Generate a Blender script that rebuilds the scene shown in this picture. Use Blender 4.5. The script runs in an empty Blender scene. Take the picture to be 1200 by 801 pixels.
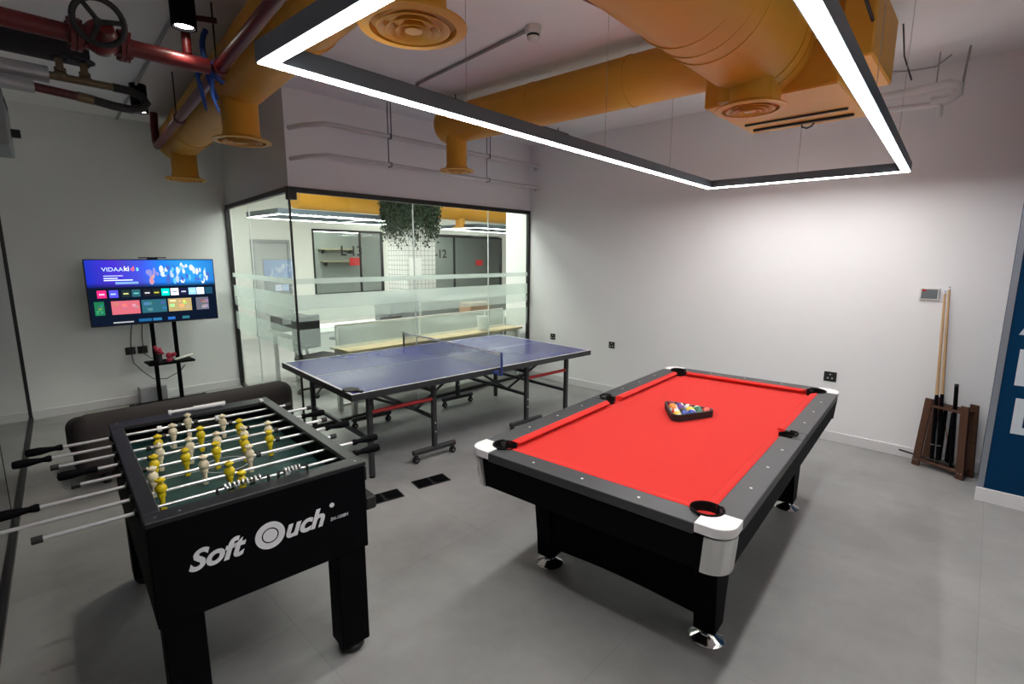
import bpy, math, random
from mathutils import Vector, Matrix
random.seed(7)
PI=math.pi; R=math.radians
SC=bpy.context.scene; COL=SC.collection

# ------------------------------------------------------------------ camera, world, exposure, lamp strengths
CAM_H=1.7614; PITCH=0.1676; ROLL=0.0031; YAW=0.7596; FPX=587.2
fw=Vector((math.cos(YAW)*math.cos(PITCH),math.sin(YAW)*math.cos(PITCH),-math.sin(PITCH)))
rt=Vector((math.sin(YAW),-math.cos(YAW),0)); up=rt.cross(fw)
r2=rt*math.cos(ROLL)+up*math.sin(ROLL); u2=-rt*math.sin(ROLL)+up*math.cos(ROLL)
cd=bpy.data.cameras.new('camera'); cam=bpy.data.objects.new('camera',cd); COL.objects.link(cam)
cd.sensor_width=36; cd.lens=FPX/1200*36; cd.clip_start=.02; cd.clip_end=60
M=Matrix((r2,u2,-fw)).transposed().to_4x4(); M.translation=Vector((0,0,CAM_H)); cam.matrix_world=M
SC.camera=cam
w=bpy.data.worlds.new('world'); SC.world=w; w.use_nodes=True
w.node_tree.nodes['Background'].inputs[0].default_value=(.5,.5,.52,1)
w.node_tree.nodes['Background'].inputs[1].default_value=.05
SC.view_settings.view_transform='Standard'; SC.view_settings.look='None'
SC.view_settings.exposure=1.0; SC.view_settings.gamma=1; SC.view_settings.use_curve_mapping=False
RING_E=27.8      # the suspended lamp over the tables
OFFICE_E=20.0    # lamps in the office behind the glass
SPOT_W=3.0       # ceiling spots

# ------------------------------------------------------------------ materials
def mat(name,col,rough=.5,metal=0,spec=.5,bump=0,bscale=60,var=0,vscale=6,coat=0,sheen=0):
    m=bpy.data.materials.new(name); m.use_nodes=True; nt=m.node_tree; N=nt.nodes; b=N['Principled BSDF']
    b.inputs['Base Color'].default_value=(*col,1); b.inputs['Roughness'].default_value=rough
    b.inputs['Metallic'].default_value=metal; b.inputs['Specular IOR Level'].default_value=spec
    b.inputs['Coat Weight'].default_value=coat; b.inputs['Sheen Weight'].default_value=sheen
    tc=N.new('ShaderNodeTexCoord')
    if var:
        n=N.new('ShaderNodeTexNoise'); n.inputs['Scale'].default_value=vscale; n.inputs['Detail'].default_value=5
        nt.links.new(tc.outputs['Object'],n.inputs['Vector'])
        mx=N.new('ShaderNodeMix'); mx.data_type='RGBA'
        mx.inputs[6].default_value=(*[c*(1-var) for c in col],1); mx.inputs[7].default_value=(*[min(1,c*(1+var)) for c in col],1)
        nt.links.new(n.outputs['Fac'],mx.inputs[0]); nt.links.new(mx.outputs[2],b.inputs['Base Color'])
    if bump:
        n=N.new('ShaderNodeTexNoise'); n.inputs['Scale'].default_value=bscale; n.inputs['Detail'].default_value=3
        nt.links.new(tc.outputs['Object'],n.inputs['Vector'])
        bp=N.new('ShaderNodeBump'); bp.inputs['Strength'].default_value=bump; bp.inputs['Distance'].default_value=.004
        nt.links.new(n.outputs['Fac'],bp.inputs['Height']); nt.links.new(bp.outputs['Normal'],b.inputs['Normal'])
    return m
def emit(name,col,s):
    m=bpy.data.materials.new(name); m.use_nodes=True; nt=m.node_tree; nt.nodes.clear()
    e=nt.nodes.new('ShaderNodeEmission'); o=nt.nodes.new('ShaderNodeOutputMaterial')
    e.inputs[0].default_value=(*col,1); e.inputs[1].default_value=s; nt.links.new(e.outputs[0],o.inputs[0]); return m
def glass(name,tint,gl=1.0):
    m=bpy.data.materials.new(name); m.use_nodes=True; nt=m.node_tree; N=nt.nodes; N.clear()
    o=N.new('ShaderNodeOutputMaterial'); t=N.new('ShaderNodeBsdfTransparent'); t.inputs[0].default_value=(*tint,1)
    g=N.new('ShaderNodeBsdfGlossy'); g.inputs['Roughness'].default_value=0.0; g.inputs[0].default_value=(gl,gl,gl,1)
    f=N.new('ShaderNodeFresnel'); f.inputs[0].default_value=1.5; mx=N.new('ShaderNodeMixShader')
    ge=N.new('ShaderNodeNewGeometry'); iv=N.new('ShaderNodeMath'); iv.operation='SUBTRACT'; iv.inputs[0].default_value=1; nt.links.new(ge.outputs['Backfacing'],iv.inputs[1])
    ml=N.new('ShaderNodeMath'); ml.operation='MULTIPLY'; nt.links.new(f.outputs[0],ml.inputs[0]); nt.links.new(iv.outputs[0],ml.inputs[1])
    nt.links.new(ml.outputs[0],mx.inputs[0]); nt.links.new(t.outputs[0],mx.inputs[1]); nt.links.new(g.outputs[0],mx.inputs[2]); nt.links.new(mx.outputs[0],o.inputs[0])
    return m
def frosted(name,amount,col=(.8,.87,.84)):
    m=bpy.data.materials.new(name); m.use_nodes=True; nt=m.node_tree; N=nt.nodes; N.clear()
    o=N.new('ShaderNodeOutputMaterial'); t=N.new('ShaderNodeBsdfTransparent'); t.inputs[0].default_value=(.97,1,.98,1)
    d=N.new('ShaderNodeBsdfDiffuse'); d.inputs[0].default_value=(*col,1); s=N.new('ShaderNodeBsdfTranslucent'); s.inputs[0].default_value=(*col,1)
    a=N.new('ShaderNodeMixShader'); a.inputs[0].default_value=.6; nt.links.new(d.outputs[0],a.inputs[1]); nt.links.new(s.outputs[0],a.inputs[2])
    b=N.new('ShaderNodeMixShader'); b.inputs[0].default_value=amount; nt.links.new(t.outputs[0],b.inputs[1]); nt.links.new(a.outputs[0],b.inputs[2])
    nt.links.new(b.outputs[0],o.inputs[0]); return m
def wood(name,c1,c2,scale=3,rough=.45,axis=(1,1,14)):
    m=mat(name,c1,rough); nt=m.node_tree; N=nt.nodes; b=N['Principled BSDF']
    tc=N.new('ShaderNodeTexCoord'); mp=N.new('ShaderNodeMapping'); mp.inputs['Scale'].default_value=axis
    n=N.new('ShaderNodeTexNoise'); n.inputs['Scale'].default_value=scale; n.inputs['Detail'].default_value=6
    mx=N.new('ShaderNodeMix'); mx.data_type='RGBA'; mx.inputs[6].default_value=(*c1,1); mx.inputs[7].default_value=(*c2,1)
    nt.links.new(tc.outputs['Object'],mp.inputs[0]); nt.links.new(mp.outputs[0],n.inputs['Vector'])
    nt.links.new(n.outputs['Fac'],mx.inputs[0]); nt.links.new(mx.outputs[2],b.inputs['Base Color']); return m
def tile_floor():
    m=mat('floor_tiles',(.2,.2,.2),.42,0,.4); nt=m.node_tree; N=nt.nodes; b=N['Principled BSDF']
    tc=N.new('ShaderNodeTexCoord'); mp=N.new('ShaderNodeMapping'); mp.inputs['Location'].default_value=(.35,.15,0)
    nt.links.new(tc.outputs['Object'],mp.inputs[0])
    br=N.new('ShaderNodeTexBrick'); br.offset=0; br.inputs['Scale'].default_value=1; br.inputs['Mortar Size'].default_value=.0028
    br.inputs['Brick Width'].default_value=1.2; br.inputs['Row Height'].default_value=1.2; br.inputs['Mortar Smooth'].default_value=.3
    br.inputs['Color1'].default_value=(.325,.322,.314,1); br.inputs['Color2'].default_value=(.355,.352,.343,1); br.inputs['Mortar'].default_value=(.29,.287,.28,1)
    nt.links.new(mp.outputs[0],br.inputs['Vector'])
    n=N.new('ShaderNodeTexNoise'); n.inputs['Scale'].default_value=1.6; n.inputs['Detail'].default_value=8; n.inputs['Roughness'].default_value=.62
    nt.links.new(tc.outputs['Object'],n.inputs['Vector'])
    cr=N.new('ShaderNodeValToRGB'); cr.color_ramp.elements[0].position=.3; cr.color_ramp.elements[0].color=(.78,.78,.78,1); cr.color_ramp.elements[1].position=.72; cr.color_ramp.elements[1].color=(1.15,1.15,1.15,1)
    nt.links.new(n.outputs['Fac'],cr.inputs[0])
    mx=N.new('ShaderNodeMix'); mx.data_type='RGBA'; mx.blend_type='MULTIPLY'; mx.inputs[0].default_value=1
    nt.links.new(br.outputs['Color'],mx.inputs[6]); nt.links.new(cr.outputs[0],mx.inputs[7]); nt.links.new(mx.outputs[2],b.inputs['Base Color'])
    n2=N.new('ShaderNodeTexNoise'); n2.inputs['Scale'].default_value=4; nt.links.new(tc.outputs['Object'],n2.inputs['Vector'])
    mr=N.new('ShaderNodeMapRange'); mr.inputs[3].default_value=.36; mr.inputs[4].default_value=.55; nt.links.new(n2.outputs['Fac'],mr.inputs[0]); nt.links.new(mr.outputs[0],b.inputs['Roughness'])
    return m
def grid_wall():
    m=mat('wire_grid_wall',(.62,.62,.6),.6); nt=m.node_tree; N=nt.nodes; b=N['Principled BSDF']
    tc=N.new('ShaderNodeTexCoord'); sp=N.new('ShaderNodeSeparateXYZ'); nt.links.new(tc.outputs['Object'],sp.inputs[0])
    ad=N.new('ShaderNodeMath'); ad.operation='ADD'; nt.links.new(sp.outputs[0],ad.inputs[0]); nt.links.new(sp.outputs[1],ad.inputs[1])
    cb=N.new('ShaderNodeCombineXYZ'); nt.links.new(ad.outputs[0],cb.inputs[0]); nt.links.new(sp.outputs[2],cb.inputs[1])
    br=N.new('ShaderNodeTexBrick'); br.offset=0; br.inputs['Scale'].default_value=1; br.inputs['Mortar Size'].default_value=.0035
    br.inputs['Brick Width'].default_value=.085; br.inputs['Row Height'].default_value=.085
    br.inputs['Color1'].default_value=(.6,.6,.58,1); br.inputs['Color2'].default_value=(.6,.6,.58,1); br.inputs['Mortar'].default_value=(.10,.11,.10,1)
    nt.links.new(cb.outputs[0],br.inputs['Vector']); nt.links.new(br.outputs['Color'],b.inputs['Base Color']); return m
WALL=mat('white_wall_paint',(.85,.845,.85),.7,0,.2,.12,220)
CEIL=mat('ceiling_paint',(.82,.81,.81),.8,0,.2,.3,60,.05,1.5)
BASE=mat('white_skirting',(.74,.73,.74),.4)
FLOOR=tile_floor()
BLUE=mat('navy_blue_paint',(.0008,.033,.095),.6,0,.1)
EDGE=mat('grey_edge_strip',(.30,.33,.38),.4,.5)
BLACKF=mat('black_frame_metal',(.012,.012,.012),.4)
GLASS=glass('partition_glass',(.93,.97,.945)); GL2=glass('tinted_glass',(.45,.5,.55))
FROST=frosted('frosted_film',.5); FROST2=frosted('light_frosted_film',.28)
LAM=mat('black_laminate',(.0028,.0028,.004),.6,0,.06,.05,300)
LAMG=mat('charcoal_rail_laminate',(.045,.047,.05),.42,0,.5,.05,200)
CLOTH=mat('red_billiard_cloth',(.68,.037,.030),.9,0,.1,.1,900,0,6,0,.05)
CHROME=mat('polished_chrome',(.72,.72,.72),.13,1); STEEL=mat('brushed_steel',(.5,.5,.5),.3,1)
ROD=mat('rod_steel',(.8,.8,.8),.28,.75)
CAST=mat('white_corner_casting',(.82,.80,.80),.35); RUB=mat('black_rubber',(.012,.012,.012),.6)
PEARL=mat('white_inlay',(.8,.8,.8),.3)
LEATH=mat('black_pocket_leather',(.010,.008,.008),.85,0,.1)
PPB=mat('blue_table_tennis_surface',(.06,.058,.29),.26,0,.5,0,60,.08,3)
WLINE=mat('white_line_paint',(.75,.75,.78),.5)
PPF=mat('dark_grey_tube_steel',(.035,.036,.038),.4,.2)
REDB=mat('red_plastic_sleeve',(.45,.02,.02),.45)
NETM=None
YEL=mat('yellow_plastic',(.72,.55,.012),.35,0,.5); CREAM=mat('cream_plastic',(.76,.66,.45),.35,0,.5)
PITCHM=mat('green_pitch',(.014,.06,.055),.5,0,.4)
ORANGE=mat('ochre_duct_paint',(.64,.31,.03),.5,0,.4,.12,18,.1,2.5)
ORANGEF=mat('ochre_vent_paint',(.66,.33,.04),.45)
REDP=mat('red_pipe_paint',(.13,.008,.009),.4,0,.5); DARKRED=mat('dark_red_pipe_paint',(.07,.009,.01),.45)
SILV=mat('aluminium_pipe_lagging',(.42,.42,.44),.38,.6,.5,.3,30); BRASS=mat('brass_fitting',(.16,.12,.07),.4,.7)
WPIPE=mat('white_pipe',(.62,.6,.6),.5); GPIPE=mat('grey_conduit',(.3,.29,.29),.5)
COUCH=mat('taupe_upholstery',(.062,.054,.053),.85,0,.15,.2,500,.08,5)
TVB=mat('black_tv_plastic',(.012,.012,.014),.35); BLUETAPE=mat('blue_strap',(.01,.06,.3),.5)
WD=wood('dark_walnut',(.11,.042,.02),(.05,.02,.01),3); MAPLE=wood('maple_shaft',(.62,.40,.22),(.52,.32,.16),4)
OAK=wood('pale_oak',(.55,.45,.27),(.44,.35,.2),3,.45,(2,14,14)); WHITE=mat('white_lacquer',(.72,.72,.7),.4)
GREYM=mat('grey_metal_cabinet',(.25,.27,.28),.5); GREYF=mat('grey_fabric_screen',(.16,.17,.165),.9); OWALL=mat('office_wall_paint',(.66,.67,.63),.7)
SCREENP=mat('pale_green_desk_screen',(.45,.5,.42),.6); GREEN=mat('trailing_leaves',(.010,.026,.008),.6,0,.3,0,60,.3,9)
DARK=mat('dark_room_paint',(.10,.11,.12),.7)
LED=emit('lamp_diffuser',(1,.985,.97),RING_E); LED2=emit('office_lamp_diffuser',(1,1,.95),OFFICE_E)
LEDU=emit('added_uplight_glow',(1,.97,.96),2.0)  # weak upward glow added to brighten the ceiling
LED3=emit('added_rear_fill',(1,.985,.97),8.0)  # emission of the added fill lamp near the front wall
SPOTE=emit('spot_lens',(1,.95,.85),12)

# ------------------------------------------------------------------ mesh helpers
class MB:
    def __init__(s): s.v=[]; s.f=[]; s.sm=[]
    def add(s,vs,fs,smooth=False):
        o=len(s.v); s.v+= [Vector(q) for q in vs]; s.f+=[tuple(i+o for i in f) for f in fs]; s.sm+=[smooth]*len(fs); return s
    def box(s,a,b,M=None):
        x0,y0,z0=a; x1,y1,z1=b
        vs=[Vector(q) for q in ((x0,y0,z0),(x1,y0,z0),(x1,y1,z0),(x0,y1,z0),(x0,y0,z1),(x1,y0,z1),(x1,y1,z1),(x0,y1,z1))]
        if M: vs=[M@q for q in vs]
        return s.add(vs,[(0,3,2,1),(4,5,6,7),(0,1,5,4),(1,2,6,5),(2,3,7,6),(3,0,4,7)])
    def bbox(s,a,b,r=.004,M=None):   # box with chamfered edges
        x0,y0,z0=a; x1,y1,z1=b; r=min(r,(x1-x0)/2.01,(y1-y0)/2.01,(z1-z0)/2.01)
        lv=[(z0,r),(z0+r,0),(z1-r,0),(z1,r)]; vs=[]; fs=[]
        for z,i in lv:
            ring=[(x0+i+ (r if i==0 else 0),y0+i),(x1-i-(r if i==0 else 0),y0+i),(x1-i,y0+i+(r if i==0 else 0)),(x1-i,y1-i-(r if i==0 else 0)),(x1-i-(r if i==0 else 0),y1-i),(x0+i+(r if i==0 else 0),y1-i),(x0+i,y1-i-(r if i==0 else 0)),(x0+i,y0+i+(r if i==0 else 0))]
            if i: ring=[(x0+r,y0+r*1.001),(x1-r,y0+r*1.001),(x1-r*1.001,y0+r),(x1-r*1.001,y1-r),(x1-r,y1-r*1.001),(x0+r,y1-r*1.001),(x0+r*1.001,y1-r),(x0+r*1.001,y0+r)]
            vs+=[(x,y,z) for x,y in ring]
        for k in range(3):
            for j in range(8): fs.append((k*8+j,k*8+(j+1)%8,(k+1)*8+(j+1)%8,(k+1)*8+j))
        fs.append(tuple(range(7,-1,-1))); fs.append(tuple(range(24,32)))
        vs=[Vector(q) for q in vs]
        if M: vs=[M@q for q in vs]
        return s.add(vs,fs)
    def cyl(s,p,q,r,r2=None,n=16,cap=True):
        p=Vector(p); q=Vector(q); r2=r if r2 is None else r2; d=(q-p).normalized()
        a=d.orthogonal().normalized(); b=d.cross(a); vs=[]
        for c,rr in ((p,r),(q,r2)):
            for i in range(n): t=2*PI*i/n; vs.append(c+(a*math.cos(t)+b*math.sin(t))*rr)
        fs=[(i,(i+1)%n,n+(i+1)%n,n+i) for i in range(n)]; s.add(vs,fs,True)
        if cap: s.add(vs[:n],[tuple(range(n-1,-1,-1))]); s.add(vs[n:],[tuple(range(n))])
        return s
    def tube(s,pts,r,n=10,closed=False):
        pts=[Vector(p) for p in pts]; N=len(pts); rs=r if isinstance(r,(list,tuple)) else [r]*N; vs=[]; prev=None
        for i,p in enumerate(pts):
            if closed: d=pts[(i+1)%N]-pts[i-1]
            else: d=pts[min(i+1,N-1)]-pts[max(i-1,0)]
            d.normalize()
            a=d.orthogonal().normalized() if prev is None else (prev-d*prev.dot(d)).normalized()
            prev=a; b=d.cross(a)
            for k in range(n): t=2*PI*k/n; vs.append(p+(a*math.cos(t)+b*math.sin(t))*rs[i])
        fs=[]
        for i in range(N if closed else N-1):
            j=(i+1)%N
            for k in range(n): fs.append((i*n+k,i*n+(k+1)%n,j*n+(k+1)%n,j*n+k))
        if not closed: fs.append(tuple(range(n-1,-1,-1))); fs.append(tuple(range((N-1)*n,N*n)))
        return s.add(vs,fs,True)
    def lathe(s,prof,n=24,M=None,arc=2*PI):
        full=abs(arc-2*PI)<1e-6; k=n if full else n+1; vs=[]
        for r,z in prof:
            for i in range(k): t=arc*i/n; vs.append(Vector((r*math.cos(t),r*math.sin(t),z)))
        if M: vs=[M@q for q in vs]
        fs=[]
        for j in range(len(prof)-1):
            for i in range(n): i2=(i+1)%k; fs.append((j*k+i,j*k+i2,(j+1)*k+i2,(j+1)*k+i))
        return s.add(vs,fs,True)
    def prism(s,poly,z0,z1,M=None,smooth=False):
        n=len(poly); vs=[Vector((x,y,z0)) for x,y in poly]+[Vector((x,y,z1)) for x,y in poly]
        if M: vs=[M@q for q in vs]
        s.add(vs,[tuple(range(n-1,-1,-1)),tuple(range(n,2*n))]); 
        return s.add(vs,[(i,(i+1)%n,n+(i+1)%n,n+i) for i in range(n)],smooth)
    def ell(s,c,r,n=14,m=9,M=None):
        c=Vector(c); vs=[]; fs=[]
        for j in range(m+1):
            a=PI*j/m
            for i in range(n): t=2*PI*i/n; vs.append(c+Vector((r[0]*math.sin(a)*math.cos(t),r[1]*math.sin(a)*math.sin(t),-r[2]*math.cos(a))))
        if M: vs=[M@q for q in vs]
        for j in range(m):
            for i in range(n): fs.append((j*n+i,j*n+(i+1)%n,(j+1)*n+(i+1)%n,(j+1)*n+i))
        return s.add(vs,fs,True)
    def quad(s,a,b,c,d): return s.add([a,b,c,d],[(0,1,2,3)])
    def build(s,name,m,parent=None,bevel=0,weld=True):
        me=bpy.data.meshes.new(name); me.from_pydata([tuple(v) for v in s.v],[],s.f)
        me.polygons.foreach_set('use_smooth',s.sm); me.materials.append(m)
        if weld:
            import bmesh
            bm=bmesh.new(); bm.from_mesh(me); bmesh.ops.remove_doubles(bm,verts=bm.verts,dist=1e-5); bmesh.ops.dissolve_degenerate(bm,edges=bm.edges,dist=1e-6)
            bmesh.ops.recalc_face_normals(bm,faces=bm.faces); bm.to_mesh(me); bm.free()
            if any(s.sm): me.set_sharp_from_angle(angle=R(40))
        o=bpy.data.objects.new(name,me); COL.objects.link(o); o.parent=parent
        if bevel:
            b=o.modifiers.new('bevel','BEVEL'); b.width=bevel; b.segments=2; b.limit_method='ANGLE'
        return o
def tag(o,label=None,cat=None,group=None,kind=None):
    if label: o['label']=label
    if cat: o['category']=cat
    if group: o['group']=group
    if kind: o['kind']=kind
    return o
def thing(name,label,cat,loc=(0,0,0),rz=0,group=None):
    o=bpy.data.objects.new(name,None); COL.objects.link(o); o.location=loc; o.rotation_euler=(0,0,rz); o.empty_display_size=.1
    return tag(o,label,cat,group)
def struct(o): o['kind']='structure'; return o
def kids(o): return [c for c in COL.objects if c.parent==o]
def copy_tree(o,parent=None):
    ch=kids(o); c=o.copy(); COL.objects.link(c); c.parent=parent
    for k in ch: copy_tree(k,c)
    return c
def text(name,s,size,m,parent,Mx,ext=.001,shear=0,off=0,align='LEFT',sx=1):
    cu=bpy.data.curves.new(name,'FONT'); cu.body=s; cu.size=size; cu.extrude=ext; cu.shear=shear; cu.offset=off; cu.align_x=align; cu.resolution_u=4
    t=bpy.data.objects.new('tmp',cu); COL.objects.link(t); dg=bpy.context.evaluated_depsgraph_get(); dg.update()
    me=bpy.data.meshes.new_from_object(t.evaluated_get(dg)); bpy.data.objects.remove(t); 
    me.materials.clear(); me.materials.append(m); me.transform(Mx@Matrix.Diagonal((sx,1,1,1)))
    o=bpy.data.objects.new(name,me); COL.objects.link(o); o.parent=parent; return o
def basis(x,y,z,o):   # columns
    Mx=Matrix((Vector(x),Vector(y),Vector(z))).transposed().to_4x4(); Mx.translation=Vector(o); return Mx

# ------------------------------------------------------------------ room shell
WX=5.538; GY=4.919; TY=7.381; CZ=3.30; GT=2.37
lx=lambda y: .195+(y-7.384)*.0803           # skewed left wall
sx_=lambda y: 2.101+(y-GY)*.09              # skewed glass side
struct(MB().box((-3,-2.6,-.06),(16,15,0)).build('floor',FLOOR))
struct(MB().box((-3,-2.6,CZ),(16,15,CZ+.08)).build('ceiling',CEIL))
struct(MB().box((WX,-2.6,0),(WX+.12,5.39,CZ)).build('wall_right',WALL))
struct(MB().prism([(-1.4,TY),(sx_(TY)+.06,TY),(sx_(TY)+.06,TY+.12),(-1.4,TY+.12)],0,CZ).build('wall_back',WALL))
struct(MB().box((-3,-2.6,0),(16,-2.5,CZ)).build('wall_front',WALL))
# blue wall section standing proud of the right wall
struct(MB().box((4.893,-2.5,0),(WX,-.109,CZ)).build('wall_blue_section',BLUE))
struct(MB().box((4.885,-.135,.1),(4.899,-.100,CZ)).build('trim_1',EDGE))
struct(MB().bbox((4.875,-2.5,0),(4.893,-.095,.105),.004).build('baseboard_blue_section',BASE))
struct(MB().bbox((WX-.016,-.109,0),(WX,GY,.10),.005).build('baseboard_right',BASE))
struct(MB().bbox((lx(TY),TY-.016,0),(sx_(TY)-.02,TY,.10),.005).build('baseboard_back',BASE))
# bulkheads above the office glazing
struct(MB().prism([(2.101,GY),(WX,GY),(WX,GY+.12),(2.101+.12,GY+.12)],GT+.04,CZ).build('wall_office_front',WALL))
a,b=sx_(GY),sx_(TY)
struct(MB().prism([(a,GY),(a+.12,GY+.12),(b+.12,TY),(b,TY)],GT+.04,CZ).build('wall_office_side',WALL))
# left glazed partition, slightly skewed, with a dark room behind
def left_panel(y0,y1,z0,z1,t,m,name,parent=None,off=0):
    return MB().prism([(lx(y0)+off,y0),(lx(y1)+off,y1),(lx(y1)+off-t,y1),(lx(y0)+off-t,y0)],z0,z1).build(name,m,parent)
lw=left_panel(-2.5,TY,.03,GT-.02,.012,GL2,'window_3'); struct(lw)
left_panel(-2.5,TY,0,.03,.05,BLACKF,'bottom_rail',lw,.02); left_panel(-2.5,TY,GT-.02,GT+.02,.05,BLACKF,'top_rail',lw,.02)
left_panel(TY-.03,TY,.03,GT,.04,BLACKF,'end_post',lw,.015)
for y in (-1.6,1.4,4.42): left_panel(y-.006,y+.006,.03,GT-.02,.016,BLACKF,'panel_joint',lw,.002)
struct(left_panel(-2.5,TY,GT+.02,CZ,.15,WALL,'wall_left'))
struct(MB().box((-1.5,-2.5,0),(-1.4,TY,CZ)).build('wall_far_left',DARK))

# ------------------------------------------------------------------ office glazing
w1=struct(MB().box((2.101,GY+.004,.03),(WX,GY+.014,GT)).build('window_1',GLASS))
MB().box((2.09,GY-.015,GT-.005),(WX,GY+.03,GT+.045)).build('top_rail',BLACKF,w1)
MB().box((2.09,GY-.012,0),(WX,GY+.03,.035)).build('bottom_rail',BLACKF,w1)
MB().box((WX-.035,GY-.015,.035),(WX,GY+.03,GT)).build('end_post',BLACKF,w1)
JT=mat('glass_edge_silicone',(.75,.8,.78),.3)
for x in (3.52,4.72): MB().box((x-.004,GY+.001,.035),(x+.004,GY+.017,GT-.005)).build('panel_joint',JT,w1)
bands=[(1.492,1.545,FROST),(1.24,1.385,FROST),(1.12,1.24,FROST2),(.80,1.04,FROST2)]
for z0,z1,m in bands: MB().box((2.11,GY+.0005,z0),(WX-.035,GY+.0015,z1)).build('frosted_band',m,w1)
w2=struct(MB().prism([(a+.004,GY+.01),(a+.014,GY+.01),(b+.014,TY),(b+.004,TY)],.03,GT).build('window_2',GLASS))
def sidep(y0,y1,o0,o1,z0,z1,name,m): return MB().prism([(sx_(y0)+o0,y0),(sx_(y0)+o1,y0),(sx_(y1)+o1,y1),(sx_(y1)+o0,y1)],z0,z1).build(name,m,w2)
sidep(GY-.01,TY,-.015,.03,GT-.005,GT+.045,'top_rail',BLACKF); sidep(GY,TY,-.012,.03,0,.035,'bottom_rail',BLACKF)
sidep(TY-.03,TY,-.02,.035,.035,GT,'end_post',BLACKF)
sidep(GY-.006,GY+.014,-.006,.012,.035,GT,'corner_joint',BLACKF); sidep(6.35,6.358,.001,.017,.035,GT-.005,'panel_joint',JT)
for z0,z1,m in bands: sidep(GY+.012,TY-.03,.0005,.0015,z0,z1,'frosted_band',m)
MB().box((2.085,GY-.03,GT-.075),(2.165,GY+.035,GT-.005)).build('corner_patch_fitting',BLACKF,w1)

# ------------------------------------------------------------------ office behind the glass
FY=11.5
fw_=MB()
def wall_y(mb,x0,x1,z0,z1,y,t=.1): mb.box((x0,y,z0),(x1,y+t,z1))
wins=[(5.38,7.25,.86,2.39),(8.55,11.62,.66,2.36)]
wall_y(fw_,2.3,15.9,2.40,CZ,FY); wall_y(fw_,2.3,15.9,0,.66,FY); wall_y(fw_,2.3,5.38,.66,2.40,FY)
wall_y(fw_,7.25,8.55,.66,2.40,FY); wall_y(fw_,11.62,15.9,.66,2.40,FY); wall_y(fw_,5.38,7.25,.66,.86,FY)
struct(fw_.build('wall_office_far',OWALL,weld=False))
struct(MB().box((5.2,7.5,0),(5.83,8.1,CZ)).build('trim_2',grid_wall()))
struct(MB().box((15.9,-2.5,0),(16,15,CZ)).build('wall_office_right',OWALL))
struct(MB().box((2.3,TY+.12,0),(2.36,15,CZ)).build('wall_office_left',OWALL))
struct(MB().box((2.3,14.0,0),(16,14.1,CZ)).build('wall_office_end',mat('back_room_wall',(.38,.39,.38),.7)))
struct(MB().box((WX+.12,5.27,0),(15.9,5.39,CZ)).build('wall_office_near',OWALL))
for k,(x0,x1,z0,z1) in enumerate(wins):
    o=struct(MB().box((x0,FY+.03,z0),(x1,FY+.04,z1)).build('window_%d'%(k+4),GLASS))
    f=MB(); e=.04
    f.box((x0,FY-.01,z0),(x1,FY+.07,z0+e)); f.box((x0,FY-.01,z1-e),(x1,FY+.07,z1)); f.box((x0,FY-.01,z0+e),(x0+e,FY+.07,z1-e)); f.box((x1-e,FY-.01,z0+e),(x1,FY+.07,z1-e))
    f.build('window_frame',BLACKF,o)
    MB().box((x0+(1.22 if k==0 else 1.1),FY,z0+e),(x0+(1.25 if k==0 else 1.13),FY+.06,z1-e)).build('mullion',BLACKF,o)
    tx=(6.08,1.79) if k==0 else (8.78,1.74)
    text('room_number','L-13' if k==0 else 'L-12',.33,RUB,o,basis((1,0,0),(0,0,1),(0,-1,0),(tx[0],FY+.025,tx[1])),.002,0,.006)
    MB().box((6.31,FY+.018,1.545),(6.585,FY+.026,1.735) if k==0 else (6.585,FY+.026,1.735)).build('red_sticker',REDB,o) if k==0 else MB().box((10.52,FY+.018,1.50),(10.80,FY+.026,1.67)).build('red_sticker',REDB,o)
dr=struct(MB().bbox((4.08,FY-.03,0),(4.78,FY,2.06),.006).build('door_1',mat('grey_door',(.36,.38,.38),.5)))
f=MB(); f.box((4.02,FY-.05,0),(4.08,FY,2.12)); f.box((4.78,FY-.05,0),(4.84,FY,2.12)); f.box((4.08,FY-.05,2.06),(4.78,FY,2.12)); f.build('door_frame',GREYM,dr)
MB().cyl((4.7,FY-.07,1.0),(4.58,FY-.07,1.0),.012).cyl((4.7,FY-.07,1.0),(4.7,FY-.03,1.0),.012).build('door_handle',STEEL,dr)

def lamp_ring(name,label,x0,x1,y0,y1,z,wd,h,led,rz,loc,group=None,wires=(),wtop=CZ,upl=None):
    t=thing(name,label,'lamp',loc,rz,group)
    X=[(x0,x1,y0,y0+wd),(x0,x1,y1-wd,y1),(x0,x0+wd,y0+wd,y1-wd),(x1-wd,x1,y0+wd,y1-wd)]
    for a0,a1,b0,b1 in X:
        p=MB().box((a0,b0,.004),(a1,b1,h)).build('housing',mat_house,t)
        e=.006
        MB().box((a0+e,b0+(e if b0!=y0+wd else -e),0),(a1-e,b1-(e if b1!=y1-wd else -e),.0035)).build('diffuser',led,p)
        if upl: MB().box((a0+e,b0+e,h+.0001),(a1-e,b1-e,h+.0003)).build('added_uplight',upl,p)  # glowing top sheet added as fill for ceiling and upper walls
    for wx,wy in wires: MB().cyl((wx,wy,h),(wx,wy,wtop-z),.0016,n=6).build('suspension_wire',STEEL,t)
    return t
mat_house=mat('anthracite_lamp_housing',(.10,.125,.15),.45,.3)
lamp_ring('ring_lamp','anthracite rectangular linear lamp seen through the office glass, beside the plant column',0,2.55,0,1.15,2.4,.07,.09,LED2,.05,(3.24,8.0,2.4),None,[(.03,.03),(2.5,.03),(.03,1.1),(2.5,1.1)])
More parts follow.
